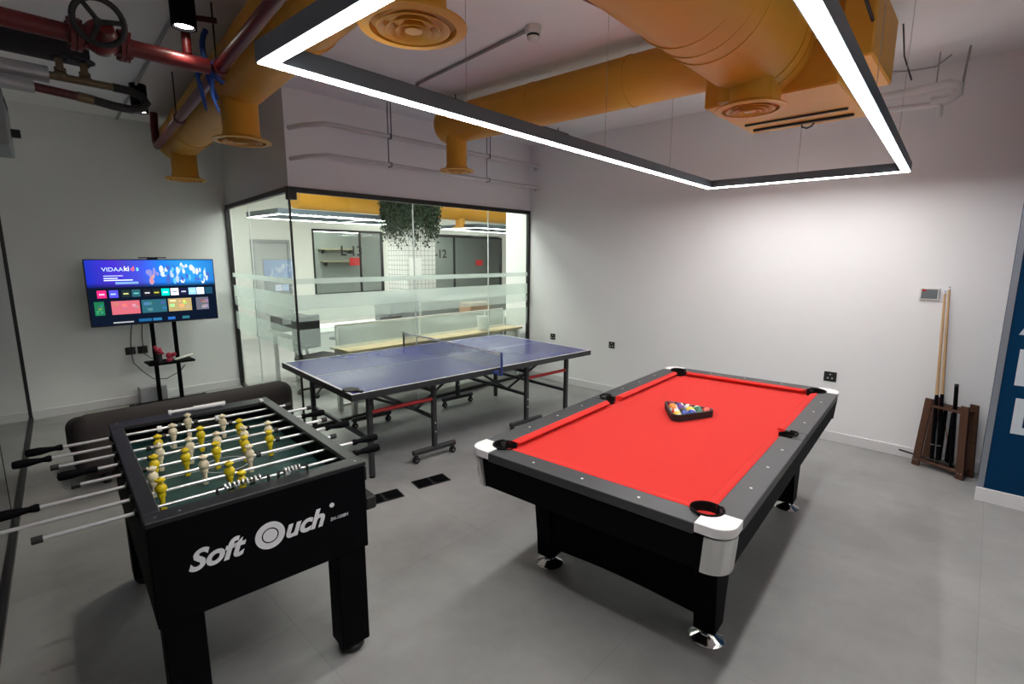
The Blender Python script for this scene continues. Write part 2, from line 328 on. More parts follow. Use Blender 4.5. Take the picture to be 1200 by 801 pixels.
lamp_ring('ring_lamp','anthracite rectangular linear lamp in the office, right of the plant column',0,2.6,0,1.15,2.4,.07,.09,LED2,.08,(7.7,8.4,2.4),None,[(.03,.03),(2.5,.03),(.03,1.1),(2.5,1.1)])
t=thing('linear_lamp','slim white strip lamp in the dark room behind the left office window','lamp',(6.0,12.8,2.4)); MB().box((0,0,.004),(1.4,.07,.08)).build('housing',mat_house,t); MB().box((.01,.01,0),(1.39,.06,.0035)).build('diffuser',LED2,t); MB().cyl((.7,.035,.08),(.7,.035,.9),.004).build('suspension_wire',STEEL,t)
t=thing('linear_lamp','slim white strip lamp in the room behind the right office window','lamp',(9.3,12.8,2.4)); MB().box((0,0,.004),(2.2,.07,.08)).build('housing',mat_house,t); MB().box((.01,.01,0),(2.19,.06,.0035)).build('diffuser',LED2,t); MB().cyl((1.1,.035,.08),(1.1,.035,.9),.004).build('suspension_wire',STEEL,t)

tag(MB().cyl((3.9,8.9,2.80),(5.72,8.95,2.80),.22,n=24).build('air_duct',ORANGE),'ochre round air duct above the office lamp, behind the glass left of the plant column','air duct')
t=thing('air_duct','ochre round air duct with a drop vent in the office, right of the plant column','air duct',(6.9,8.9,2.80))
MB().cyl((0,0,0),(2.8,.1,0),.22,n=24).build('duct_body',ORANGE,t); MB().cyl((.75,0,-.36),(.75,0,-.15),.11,n=20).lathe([(.11,-.36),(.19,-.375),(.19,-.385),(.02,-.38)],20,Matrix.Translation((.75,0,0))).build('drop_vent',ORANGEF,t)
LEDP=emit('added_panel_fill',(1,1,.94),10.0)  # glow of the fill panels added to brighten the office
for k,(x,y,lab) in enumerate([(2.9,5.6,'over the left end of the oak desk'),(4.3,5.6,'over the right end of the oak desk'),(3.4,7.0,'over the white desk behind the side glass'),(6.2,6.8,'over the second row desk'),(8.6,7.2,'right of the plant column'),(4.0,9.8,'in front of the grey office door'),(7.2,10.2,'in front of the left office window'),(10.2,10.0,'in front of the right office window'),(6.4,13.0,'in the room behind the left office window'),(10.0,13.0,'in the room behind the right office window')]):
    t=thing('added_fill_panel','added flat white fill light panel, out of view on the ceiling, in the office '+lab,'lamp',(x,y,CZ-.04)); MB().bbox((-.6,-.3,0),(.6,.3,.04),.003).build('frame',WHITE,t); MB().box((-.58,-.28,-.003),(.58,.28,-.0005)).build('diffuser',LEDP,t)  # unseen panels, added to raise the light level behind the glass
# trailing plants round the column top
g=MB()
for i in range(520):
    side=random.random(); 
    if side<.55: x=random.uniform(5.15,5.9); y=7.5-random.uniform(.01,.10)
    else: x=5.2-random.uniform(.01,.10); y=random.uniform(7.45,8.15)
    L=random.uniform(.15,.75)**1.1; z=CZ-.02-random.random()*.35
    n=int(6+L*26)
    for k in range(n):
        zz=z-.35*(random.random()<.5)-L*k/n; c=Vector((x+random.uniform(-.03,.03),y+random.uniform(-.03,.03),max(zz,1.9)))
        a_=Vector((random.uniform(-1,1),random.uniform(-1,1),random.uniform(-.6,.6))).normalized()*.022; b_=Vector((random.uniform(-.4,.4),random.uniform(-.4,.4),-1)).normalized()*.035
        g.quad(c-a_*.5,c+b_*.5-a_,c+b_*1.3,c+b_*.5+a_)
tag(g.build('trailing_plants',GREEN,weld=False),'dark green trailing plants hanging round the top of the office column','plant',None,'stuff')
tag(MB().bbox((5.24,7.485,1.38),(5.50,7.498,1.74),.002).build('paper_notice',WHITE),'white sheet of paper pinned on the wire grid column','notice')

def office_desk(name,label,loc,L,D,rz,top,group=None):
    t=thing(name,label,'desk',loc,rz,group)
    MB().bbox((0,0,.715),(L,D,.745),.003).build('tabletop',top,t)
    for x in (.04,L-.09): 
        lg=MB(); lg.box((x,.03,0),(x+.05,.08,.715)); lg.box((x,D-.08,0),(x+.05,D-.03,.715)); lg.box((x,.08,.665),(x+.05,D-.08,.715)); lg.build('leg_frame',WHITE,t)
    return t
d1=office_desk('office_desk','long pale oak desk right behind the front office glass',(2.66,4.97,0),2.8,.44,0,OAK)
MB().box((.2,.40,.3),(2.6,.42,.7)).build('modesty_panel',WHITE,d1)
ps=thing('desk_screen','pale green glazed desk screen with white frame above the oak desk','desk screen',(2.75,5.42,0))
f=MB()
for x in (0,.02): pass
xs=[0,1.16,2.35,2.75]
f.box((0,0,.955),(2.75,.03,.985)); f.box((0,0,.0),(2.75,.03,.03))
for x in xs: f.box((x-.0,0,.03),(x+.03,.03,.955))
f.build('frame',WHITE,ps)
MB().box((.03,.01,.5),(2.74,.02,.955)).build('screen_panel',frosted('smoky_screen',.55,(.30,.34,.30)),ps)
d2=office_desk('office_desk','white desk with open white legs behind the side glass',(2.72,6.55,0),2.1,.8,0,WHITE)
# long desk runs further away
d3=office_desk('office_desk','white desk in the second row with a grey cabinet on its right',(5.0,6.1,0),2.6,.7,0,WHITE)
sc=thing('desk_screen','dark grey fabric desk screen on the second row of desks','desk screen',(5.0,6.82,0)); MB().bbox((0,0,.1),(2.6,.03,1.02),.01).build('screen_panel',GREYF,sc); MB().box((.2,-.1,0),(.26,.13,.1)).box((2.3,-.1,0),(2.36,.13,.1)).build('foot',GREYM,sc)
cb=thing('filing_cabinet','tall grey metal cabinet behind the oak desk','cabinet',(3.93,6.10,0))
MB().bbox((0,0,0),(.5,.42,1.22),.006).build('body',GREYM,cb)
MB().bbox((.015,-.012,.02),(.245,0,1.2),.004).build('door',GREYM,cb); MB().bbox((.255,-.012,.02),(.485,0,1.2),.004).build('door',GREYM,cb)
def office_chair(label,loc,rz):
    t=thing('office_chair',label,'chair',loc,rz)
    MB().bbox((-.24,-.23,.44),(.24,.23,.50),.02).build('seat',RUB,t)
    MB().bbox((-.22,.22,.56),(.22,.26,1.0),.018).build('backrest',RUB,t)
    b_=MB()
    for k in range(5): an=2*PI*k/5; b_.cyl((0,0,.09),(.28*math.cos(an),.28*math.sin(an),.06),.018,.014); b_.ell((.28*math.cos(an),.28*math.sin(an),.03),(.03,.03,.03))
    b_.cyl((0,0,.06),(0,0,.44),.025).build('base',RUB,t)
    MB().tube([(0,.05,.46),(0,.24,.47),(0,.275,.6),(0,.27,.8)],.02).build('back_bracket',RUB,t)
    for s in (-1,1): MB().tube([(s*.22,.0,.47),(s*.29,0,.5),(s*.29,0,.66)],.014).bbox((s*.29-.04,-.14,.66),(s*.29+.04,.12,.69),.01).build('armrest',RUB,t)
office_chair('black office chair at the left end of the oak desk',(3.55,5.86,0),R(200))
office_chair('black office chair pulled up to the white desk behind the side glass',(2.92,6.2,0),R(15))
t=thing('office_printer','dark printer with a light grey panel behind the left end of the oak desk','printer',(2.72,6.9,.745)); MB().bbox((0,0,0),(.42,.36,.2),.01).build('body',RUB,t); MB().bbox((.02,-.01,.1),(.4,0,.18),.004).build('panel',GREYM,t)
tag(MB().bbox((5.62,6.3,.746),(6.1,6.6,.99),.004).build('cardboard_box',mat('cardboard',(.28,.17,.10),.8)),'brown cardboard box on the second row desk','box')
tag(MB().lathe([(.0,0),(.07,0),(.085,.12),(.095,.2),(.08,.2),(.07,.17),(0,.17)],20,Matrix.Translation((4.78,5.1,.746))).build('plant_pot',WHITE),'white ceramic pot on the oak desk by the glass','pot')
for k,(x,z) in enumerate([(6.75,1.60),(6.70,1.95)]):
    t=thing('wall_shelf','%s wooden wall shelf in the room behind the left office window'%('lower' if k==0 else 'upper'),'shelf',(x,13.8,z)); MB().bbox((0,0,0),(1.1,.2,.03),.002).build('board',OAK,t)
    MB().box((.1,.0,-.1),(.12,.19,0)).box((.95,.0,-.1),(.97,.19,0)).build('bracket',BLACKF,t)

# ------------------------------------------------------------------ suspended lamp over the games
HL=4.12
lamp_ring('ring_lamp','large anthracite rectangular linear lamp hanging over the games tables',0,4.12,0,1.52,2.4,.057,.068,LED,.0417,(.785,.36,2.4),None,[(.95,.03),(2.1,.03),(3.3,.03),(.95,1.49),(2.2,1.49),(3.2,1.49),(.03,.76),(4.09,.76)],CZ,LEDU)

lamp_ring('ring_lamp','added anthracite fill lamp near the front wall, out of view',0,2.4,0,.8,2.4,.068,.095,LED3,.0417,(1.6,-2.2,2.4),None,[(.95,.03),(2.1,.03),(.95,.77),(2.1,.77)])  # unseen lamp, added as weak fill for the games room
# ------------------------------------------------------------------ ducts
V1=Vector((1.22,1.67,3.03)); V2=Vector((1.71,6.66,3.03)); dv=(V2-V1).normalized()
DZ=3.05
def round_vent(parent,c,ztop,zf,rn,rf,grille=True):
    T=Matrix.Translation((c[0],c[1],0))
    n=MB().lathe([(rn,ztop),(rn,zf+.06),(rn+.012,zf+.03),(rf*.95,zf+.012),(rf,zf+.006),(rf,zf),(rf*.8,zf-.004),(rf*.8,zf+.02),(0.0,zf+.06)],32,T).build('vent_neck',ORANGE,parent)
    g_=MB()
    for i,fr in enumerate((.68,.5,.33)):
        r=rf*fr; g_.lathe([(r,zf-.006-.004*i),(r-.004,zf-.008-.004*i),(r-.028,zf+.012),(r-.028,zf+.016),(r,zf-.006-.004*i)],32,T)
    g_.lathe([(rf*.16,zf-.012),(0,zf-.014)],32,T); g_.lathe([(rf*.16,zf-.012),(rf*.05,zf+.02)],32,T)
    g_.build('vent_rings',ORANGEF,n)
t=thing('air_duct','long ochre round air duct with three drop vents along the left side of the ceiling','air duct')
p0=Vector((1.05,-.2,DZ)); p1=Vector((1.745,6.98,DZ))
MB().cyl(p0,p1,.205,n=40).build('duct_body',ORANGE,t)
for s in (.22,.42,.64,.86):
    c=p0.lerp(p1,s); MB().cyl(c-dv*.012,c+dv*.012,.212,n=40).build('seam_band',ORANGE,t)
round_vent(t,(1.22,1.67),2.92,2.6,.125,.20); round_vent(t,(1.46,4.16),2.92,2.6,.125,.20); round_vent(t,(1.71,6.66),2.92,2.6,.125,.20)
t=thing('air_duct','ochre round branch duct ending in a single drop vent above the glass office','air duct')
MB().cyl((3.54,1.38,3.05),(3.40,4.10,3.05),.175,n=36).build('duct_body',ORANGE,t)
MB().ell((3.40,4.10,3.05),(.175,.12,.175),24,14).build('end_cap',ORANGE,t)
for y in (2.1,3.0): MB().cyl((3.55-.0517*(y-1.2),y-.01,3.05),(3.55-.0517*(y-1.2),y+.01,3.05),.180,n=36).build('seam_band',ORANGE,t)
round_vent(t,(3.385,3.98),2.95,2.6,.10,.17)
t=thing('air_duct','wide ochre main duct with ringed seams and one drop vent over the pool table','air duct')
MB().cyl((1.45,1.12,3.0),(3.45,1.16,3.0),.285,n=48).build('duct_body',ORANGE,t)
for x in (2.35,2.5,2.62,3.2,3.3): MB().cyl((x-.006,1.12+.01*x,3.0),(x+.006,1.12+.01*x,3.0),.289,n=48).build('seam_band',ORANGE,t)
MB().box((3.12,1.02,2.66),(3.36,1.30,2.85)).build('boot_box',ORANGE,t,.004)
round_vent(t,(3.16,1.12),2.85,2.6,.115,.19)
t=thing('ceiling_air_unit','boxy ochre fan coil unit fixed under the ceiling above the pool table','air unit')
MB().bbox((3.40,.74,2.72),(4.32,1.50,3.22),.01).build('body',ORANGE,t)
MB().bbox((3.3,.58,2.80),(3.95,.735,3.16),.01).build('side_box',ORANGE,t)
MB().box((3.98,.80,2.708),(4.0,1.44,2.72)).build('panel_slot',RUB,t); MB().box((4.16,.80,2.705),(4.19,1.44,2.72)).build('panel_slot',RUB,t)
MB().tube([(4.24,1.13,2.72),(4.24,1.13,2.70),(4.26,1.10,2.69),(4.26,1.07,2.70),(4.24,1.05,2.72)],.006).build('handle',RUB,t)
MB().box((3.38,.73,3.215),(3.42,.76,CZ)).box((4.28,.73,3.215),(4.31,.76,CZ)).box((4.28,1.47,3.215),(4.31,1.49,CZ)).build('hanger',STEEL,t)

# ------------------------------------------------------------------ pipes
RZ=2.92
t=thing('fire_pipe','thick red fire pipe with a black gate valve wheel near the left wall','pipe')
MB().cyl((.02,3.68,RZ),(1.13,3.68,RZ),.045,n=20).build('pipe_run',REDP,t)
MB().tube([(1.02,3.68,RZ+.045),(1.02,3.68,RZ+.2),(1.02,3.68,3.18)],.025).build('riser',REDP,t)
vx=.60
vb=MB().cyl((vx-.09,3.68,RZ),(vx+.09,3.68,RZ),.06,n=20).ell((vx,3.64,RZ),(.08,.09,.09)).cyl((vx,3.6,RZ),(vx,3.48,RZ+.01),.035).build('valve_body',REDP,t)
for s in (-1,1):
    MB().cyl((vx+s*.082,3.68,RZ),(vx+s*.102,3.68,RZ),.082,n=20).build('flange',REDP,t)
    MB().cyl((vx+s*.107,3.68,RZ),(vx+s*.127,3.68,RZ),.082,n=20).build('flange',REDP,t)
    for k in range(6):
        an=2*PI*k/6; MB().cyl((vx+s*.072,3.68+.068*math.cos(an),RZ+.068*math.sin(an)),(vx+s*.137,3.68+.068*math.cos(an),RZ+.068*math.sin(an)),.011,n=6).build('bolt',DARKRED,t)
wc=Vector((vx-.03,3.46,RZ+.02)); wn=Vector((-.10,-1,-.38)).normalized(); wa=wn.orthogonal().normalized(); wb=wn.cross(wa)
hw=MB().tube([wc+(wa*math.cos(2*PI*k/28)+wb*math.sin(2*PI*k/28))*.105 for k in range(28)],.015,8,True)
for k in range(3): an=2*PI*k/3+.4; hw.tube([wc,wc+(wa*math.cos(an)+wb*math.sin(an))*.105],.012,6)
hw.cyl(wc-wn*.12,wc+wn*.03,.018).build('hand_wheel',RUB,t)
t=thing('fire_pipe','red fire pipe running beside the long ochre duct, blue strap tied round it','pipe')
q0=Vector((.83,-.2,2.93)); q1=Vector((1.47,6.6,2.93)); MB().tube([q0,q1,q1+Vector((.01,.09,0)),q1+Vector((.01,.13,.06)),q1+Vector((.01,.14,.2)),(1.49,6.74,3.28)],.036,14).build('pipe_run',REDP,t)
for s in (.3,.57,.8):
    c=q0.lerp(q1,s); MB().cyl(c-Vector((.004,.03,0)),c+Vector((.004,.03,0)),.046,n=16).build('coupling',REDP,t)
    MB().cyl((c.x-.02,c.y,c.z+.04),(c.x-.02,c.y,CZ),.005,n=6).build('hanger_rod',RUB,t)
st=MB()
c=q0.lerp(q1,.575)
for k,(dx,dy) in enumerate([(0,0),(-.02,.22),(.03,.08)]):
    cc=c+Vector((dx*.3,dy,0)); st.tube([cc+Vector((0,0,.06)),cc+Vector((-.06,0,.0)),cc+Vector((-.05,-.01,-.06)),cc+Vector((-.055+.02*k,-.02,-.17)),cc+Vector((-.03,-.03,-.27+.05*k))],[.012,.016,.014,.012,.005],6)
tag(st.build('strap',BLUETAPE),'blue strap knotted round the red pipe beside the duct','strap')
tag(MB().tube([(1.25+.215*math.cos(a_)+.09,3.75,DZ+.215*math.sin(a_)) for a_ in [R(150+10*k) for k in range(10)]],.016,6).build('strap',BLUETAPE),'flat blue band wrapped under the long ochre duct','strap')
t=thing('lagged_pipe','upper silver lagged pipe with two brass stop valves by the left wall','pipe')
UZ=2.875
MB().cyl((.02,4.42,UZ),(.44,4.42,UZ),.05,n=20).build('lagging',SILV,t)
MB().cyl((.44,4.42,UZ),(.76,4.42,UZ),.024,n=14).build('copper_end',BRASS,t)
for x in (.50,.62):
    v=MB().cyl((x,4.42,UZ),(x,4.42,UZ+.11),.02).ell((x,4.42,UZ+.01),(.04,.032,.032)).cyl((x,4.42,UZ+.035),(x,4.42,UZ+.055),.03).build('stop_valve',BRASS,t)
    MB().tube([(x+.055*math.cos(2*PI*k/16),4.42+.055*math.sin(2*PI*k/16),UZ+.12) for k in range(16)],.009,6,True).tube([(x-.05,4.42,UZ+.12),(x+.05,4.42,UZ+.12)],.008,6).tube([(x,4.37,UZ+.12),(x,4.47,UZ+.12)],.008,6).build('valve_handle',RUB,v)
t=thing('lagged_pipe','lower silver lagged pipe feeding the looped black hose','pipe')
MB().cyl((.02,4.36,2.775),(.36,4.36,2.775),.038,n=20).build('lagging',SILV,t); MB().cyl((.36,4.36,2.775),(.60,4.36,2.76),.026,n=14).build('copper_end',DARKRED,t)
MB().cyl((.56,4.36,2.763),(.64,4.36,2.757),.03,n=12).build('union',BRASS,t)
tag(MB().tube([(.64,4.36,2.757),(.74,4.37,2.745),(.84,4.39,2.745),(.91,4.40,2.77),(.94,4.41,2.81),(.92,4.42,2.85),(.85,4.42,2.872),(.76,4.42,UZ)],.027,12).build('flexible_hose',RUB),'thick black flexible hose looping back beside the small spotlight','hose')
tag(MB().cyl((-.1,4.9,3.17),(.72,4.9,3.17),.075,n=18).build('insulated_pipe',mat('black_insulation',(.03,.027,.027),.8)),'thick black insulated pipe close to the ceiling above the silver pipes','pipe')
# small red branch line near ceiling spot
tag(MB().tube([(1.02,3.72,3.18),(1.10,3.66,3.18),(1.18,3.62,3.18)],.016,10).build('branch_pipe',DARKRED),'thin dark red branch pipe behind the front ceiling spotlight','pipe')
t=thing('sprinkler_pipe','thin dark red sprinkler pipe crossing the ceiling behind the ring lamp','pipe')
MB().cyl((1.5,3.88,3.25),(5.2,4.0,3.25),.016,n=12).build('pipe_run',DARKRED,t)
for x in (1.7,2.9,3.35,5.0): MB().cyl((x,3.88+.0324*(x-1.5),3.25),(x,3.88+.0324*(x-1.5),CZ),.006,n=6).build('hanger_rod',RUB,t)
t=thing('sprinkler_pipe','dark red sprinkler pipe passing behind the wide main duct','pipe')
MB().cyl((1.5,1.886,3.17),(3.33,1.689,3.17),.028,n=12).build('pipe_run',REDP,t)
for x in (2.6,3.1): MB().cyl((x,1.95-.1074*(x-.9),3.17),(x,1.95-.1074*(x-.9),CZ),.006,n=6).build('hanger_rod',RUB,t)
t=thing('smoke_detector','white round smoke detector on the ceiling at the end of a grey conduit','smoke detector',(2.78,2.45,CZ))
MB().lathe([(0,0),(.055,0),(.055,-.03),(.05,-.045),(.04,-.05),(.04,-.065),(.045,-.07),(.03,-.09),(0,-.092)],24).build('body',WHITE,t)
MB().lathe([(.0415,-.051),(.0425,-.058),(.0415,-.064)],24).build('sensor_band',RUB,t)
tag(MB().cyl((2.77,2.5,3.285),(2.90,3.95,3.285),.011,n=10).build('ceiling_conduit',GPIPE),'grey conduit running along the ceiling to the smoke detector','conduit')
tag(MB().cyl((1.05,3.95,3.285),(1.27,7.36,3.285),.011,n=10).build('ceiling_conduit',GPIPE),'pale conduit along the dark ceiling between the two spotlights','conduit')
for z,lab,r in ((2.965,'upper white pipe on threaded rods above the glass office',.022),(2.69,'lower thin white pipe on threaded rods above the glass office',.018)):
    t=thing('hung_pipe',lab,'pipe'); MB().tube([(2.12,4.88,z-.03),(2.2,4.75,z-.015),(2.34,4.6,z),(5.3,4.6,z),(5.42,4.65,z),(5.52,4.8,z)],r,12).build('pipe_run',WPIPE,t)
    for x in (3.03,4.42):
        MB().cyl((x,4.63 if z<2.8 else 4.57,z-.03),(x,4.63 if z<2.8 else 4.57,CZ),.005,n=6).build('hanger_rod',RUB,t); MB().cyl((x-.012,4.6,z),(x+.012,4.6,z),r+.008,n=12).build('clamp',GPIPE,t)
t=thing('drain_pipe','bent white pipes near the right wall beyond the ring lamp','pipe')
MB().tube([(5.2,.95,3.04),(5.2,.55,3.05),(5.2,.40,3.06),(5.2,.34,3.03),(5.2,.34,2.98),(5.2,.4,2.945),(5.2,.5,2.95)],.032,12).build('pipe_bend',WPIPE,t)
MB().tube([(5.2,.95,2.95),(5.2,.46,2.925),(5.2,.44,2.90),(5.2,.44,2.83)],.022,12).build('pipe_drop',WPIPE,t)
MB().cyl((5.2,.33,2.97),(5.2,.31,CZ),.008,n=8).cyl((5.2,.48,3.06),(5.2,.48,CZ),.005,n=8).build('hanger_rod',GPIPE,t)
for k,(pts,lab) in enumerate([([(4.4,.62,3.29),(4.45,.6,3.1),(4.5,.55,2.95)],'thin black cable hanging beside the ochre fan coil unit'),
    ([(5.0,.9,3.29),(5.05,.8,3.2),(5.1,.65,3.18),(5.2,.5,3.20),(5.3,.42,3.29)],'thin grey cable sagging from the ceiling near the white drain pipes'),
    ([(2.2,.66,3.29),(2.6,.63,3.14),(3.1,.6,3.0),(3.3,.595,2.96)],'black cable looping down to the side of the ochre fan coil unit')]):
    tag(MB().tube(pts,.005 if k<2 else .008,6).build('loose_cable',RUB if k!=1 else GPIPE),lab,'cable')
for k,(x,y,zb,lab) in enumerate([(.98,3.55,3.06,'black cylindrical ceiling spotlight beside the red pipe joint, nearer one'),(1.19,5.85,3.06,'black cylindrical ceiling spotlight by the looped hose, further one')]):
    t=thing('ceiling_spotlight',lab,'spotlight',(x,y,0))
    MB().lathe([(0,CZ),(.065,CZ),(.065,zb),(.055,zb),(.05,zb+.02),(0,zb+.02)],28).build('housing',LAM,t)
    MB().lathe([(0,zb+.012),(.047,zb+.012),(.047,zb+.018)],24).build('lens',SPOTE,t)
    l=bpy.data.lights.new('spot_light','SPOT'); l.energy=SPOT_W*8; l.spot_size=R(75); l.spot_blend=.8; l.color=(1,.9,.75); l.shadow_soft_size=.04
    lo=bpy.data.objects.new('spot_light',l); COL.objects.link(lo); lo.parent=t; lo.location=(0,0,zb-.005)
t=thing('wall_air_unit','pale grey box with a small black latch high on the left wall','air unit',(lx(5.9),5.9,0),-.0803)
MB().bbox((0,-.7,2.54),(.235,.0,2.93),.008).build('body',GREYM,t); MB().box((.235,-.60,2.85),(.24,-.30,2.88)).build('vent_slot',RUB,t); MB().bbox((.235,-.18,2.68),(.29,-.13,2.74),.004).build('latch',RUB,t)

# ------------------------------------------------------------------ TV on its stand
tv=thing('television','large flat television showing a blue streaming menu, on a black floor stand','television',(1.385,7.02,0),0)
TZ0,TZ1,TW=.99,1.725,1.245
MB().bbox((-TW/2,0,TZ0),(TW/2,.035,TZ1),.004).bbox((-.35,.035,TZ0+.1),(.35,.07,TZ1-.2),.01).build('casing',TVB,tv)
def tvmat():
    m=bpy.data.materials.new('screen_picture'); m.use_nodes=True; nt=m.node_tree; N=nt.nodes; N.clear()
    o=N.new('ShaderNodeOutputMaterial'); e=N.new('ShaderNodeEmission'); e.inputs[1].default_value=.9
    tc=N.new('ShaderNodeTexCoord'); sp=N.new('ShaderNodeSeparateXYZ'); nt.links.new(tc.outputs['Object'],sp.inputs[0])
    mr=N.new('ShaderNodeMapRange'); mr.inputs[1].default_value=-TW/2; mr.inputs[2].default_value=TW/2; nt.links.new(sp.outputs[0],mr.inputs[0])
    cr=N.new('ShaderNodeValToRGB'); els=cr.color_ramp.elements
    els[0].position=0; els[0].color=(.01,.03,.45,1); els[1].position=1; els[1].color=(.02,.17,.55,1)
    for p,c in ((.22,(.06,.03,.5,1)),(.4,(.05,.08,.6,1)),(.55,(.02,.2,.75,1)),(.8,(.03,.3,.8,1))): q=els.new(p); q.color=c
    nt.links.new(mr.outputs[0],cr.inputs[0])
    n=N.new('ShaderNodeTexNoise'); n.inputs['Scale'].default_value=4; nt.links.new(tc.outputs['Object'],n.inputs['Vector'])
    mx=N.new('ShaderNodeMix'); mx.data_type='RGBA'; mx.blend_type='MULTIPLY'; mx.inputs[0].default_value=.5
    nt.links.new(cr.outputs[0],mx.inputs[6]); nt.links.new(n.outputs['Color'],mx.inputs[7])
    v=N.new('ShaderNodeMapRange'); v.inputs[1].default_value=1.41; v.inputs[2].default_value=1.47; nt.links.new(sp.outputs[2],v.inputs[0])
    m2=N.new('ShaderNodeMix'); m2.data_type='RGBA'; m2.inputs[6].default_value=(.003,.006,.015,1)
    nt.links.new(v.outputs[0],m2.inputs[0]); nt.links.new(mx.outputs[2],m2.inputs[7])
    nt.links.new(m2.outputs[2],e.inputs[0]); nt.links.new(e.outputs[0],o.inputs[0]); return m
sz0,sz1,sw=TZ0+.012,TZ1-.01,TW/2-.01
scr=MB().box((-sw,-.0015,sz0),(sw,-.0002,sz1)).build('screen',tvmat(),tv)
def S(u,v): return (-sw+u*2*sw, sz1-v*(sz1-sz0))      # u right, v down, 0..1
def patch(name,u0,v0,u1,v1,col,s=.9,y=-.003):
    x0,za=S(u0,v0); x1,zb=S(u1,v1); return MB().box((x0,y,zb),(x1,y+.001,za)).build(name,emit('screen_'+name,col,s),scr)
icons=[(.06,(.75,.02,.16)),(.145,(.07,.06,.6)),(.235,(.01,.02,.02)),(.31,(.02,.08,.10)),(.395,(.01,.01,.015)),(.47,(.01,.015,.015)),(.54,(.0,.62,.48)),(.615,(.8,.8,.82)),(.69,(.01,.01,.04)),(.765,(.25,.5,.85)),(.835,(.7,.8,.95)),(.91,(.01,.05,.09))]
for u,c in icons: patch('app_tile',u,.46,u+.065,.575,c)
ITXT=[('NETFLIX',0,(.9,.7,.75)),('prime',1,(.5,.6,.9)),('viu',2,(.75,.7,.3)),('shahid',3,(.2,.7,.7)),('OSN+',4,(.8,.8,.85)),('watch',5,(.75,.65,.1)),('starz',6,(.7,1,.9)),('Hisense',7,(.1,.1,.15)),('tv+',8,(.7,.75,.9)),('plex',9,(.5,.7,1)),('store',10,(.3,.4,.7))]
def stext(s,u,v,size,col,sx=1,b=.0):
    x,z=S(u,v); return text('screen_text',s,size,emit('screen_text',col,.9),scr,basis((1,0,0),(0,0,1),(0,-1,0),(x,-.0042,z)),.0003,0,b,'LEFT',sx)
stext('VIDAA',.112,.17,.062,(.45,.6,1),1.05); stext('ki',.272,.165,.072,(.85,.85,.9),1,.001); stext('d',.322,.165,.072,(.9,.15,.05),1,.001); stext('s',.362,.165,.072,(.2,.7,.9),1,.001)
patch('button',.2,.335,.37,.37,(.15,.3,.55)); patch('caption_line',.12,.235,.26,.245,(.5,.6,.9)); patch('caption_line',.12,.27,.22,.283,(.6,.7,.95)); patch('caption_line',.12,.30,.33,.315,(.6,.7,.95))
for u,c in ((.07,(.8,.5,.6)),(.15,(.3,.5,.9)),(.243,(.5,.5,.2)),(.32,(.1,.4,.4)),(.405,(.5,.5,.55)),(.478,(.45,.4,.05)),(.548,(.5,.9,.8)),(.625,(.2,.2,.3)),(.70,(.45,.5,.6)),(.775,(.4,.6,.95)),(.845,(.4,.5,.8))): patch('tile_caption',u+.004,.51,u+.042,.53,c,.9,-.0042)
thumbs=[(.03,.10,(.01,.12,.05)),(.15,.36,(.45,.10,.13)),(.375,.57,(.02,.09,.12)),(.585,.78,(.35,.27,.12)),(.82,.93,(.10,.10,.13))]
for u0,u1,c in thumbs:
    patch('thumbnail',u0,.63,u1,.84,c)
    for k in range(7):
        cu=random.uniform(u0+.01,u1-.03); cv=random.uniform(.65,.78); cc=[min(1,max(.0,q*random.uniform(.4,2.2)+random.uniform(0,.06))) for q in c]
        patch('thumbnail_shape',cu,cv,min(cu+random.uniform(.015,.05),u1),cv+random.uniform(.02,.055),cc,.9,-.0038-.0001*k)
for u0,u1,c in ((.15,.30,(.3,.3,.32)),(.34,.44,(.01,.08,.2)),(.45,.52,(.02,.12,.25)),(.57,.63,(.02,.1,.35)),(.69,.75,(.02,.12,.15))): patch('caption_line' if u0==.15 else 'thumbnail',u0,.955 if u0<.2 else .93,u1,.975,c)
# figures of the banner: a ridge of plain rounded shapes, pale blue and white
fg=MB()
def blob(u,v,ru,rv,col,k):
    x,z=S(u,v); n=18; m=MB(); m.prism([(x+ru*math.cos(2*PI*i/n)*(1+.18*math.sin(3*i+k)),z+rv*math.sin(2*PI*i/n)) for i in range(n)],0,.0004)
    for vv in m.v: vv.xyz=(vv.x,-.0031-.00002*k-vv.z,vv.y)
    m.build('banner_shape',emit('banner_colour',col,.85),scr)
random.seed(3)
for k in range(70):
    u=random.uniform(.45,.95); h=.26-.5*abs(u-.72)**1.2; v=.34-random.random()*h
    col=random.choice([(.02,.2,.6),(.1,.4,.8),(.5,.6,.8),(.7,.75,.85),(.05,.1,.4),(.35,.45,.7)]) if u>.54 else random.choice([(.5,.2,.25),(.45,.25,.3),(.2,.2,.5)])
    blob(u,v,random.uniform(.010,.022),random.uniform(.02,.045),col,k)
MB().bbox((-.13,-.02,TZ1+.012),(.13,.03,TZ1+.024),.004).box((-.05,0,TZ1-.003),(.05,.02,TZ1+.012)).build('camera_bar',RUB,tv)
ts=thing('tv_stand','black twin-post floor stand with a small shelf under the television','tv stand',(1.42,7.08,0))
for x in (-.10,.125): MB().bbox((x-.02,.015,.04),(x+.02,.05,1.45),.004).build('post',LAM,ts)
MB().bbox((-.4,-.32,0),(-.34,.08,.04),.01).bbox((.34,-.32,0),(.4,.08,.04),.01).bbox((-.34,.0,.005),(.34,.07,.04),.008).build('base',LAM,ts)
MB().bbox((-.22,-.26,.52),(.24,.014,.545),.006).box((-.22,-.26,.545),(-.13,-.18,.575)).build('shelf',LAM,ts)
FLW=mat('crimson_fabric',(.35,.015,.045),.6)
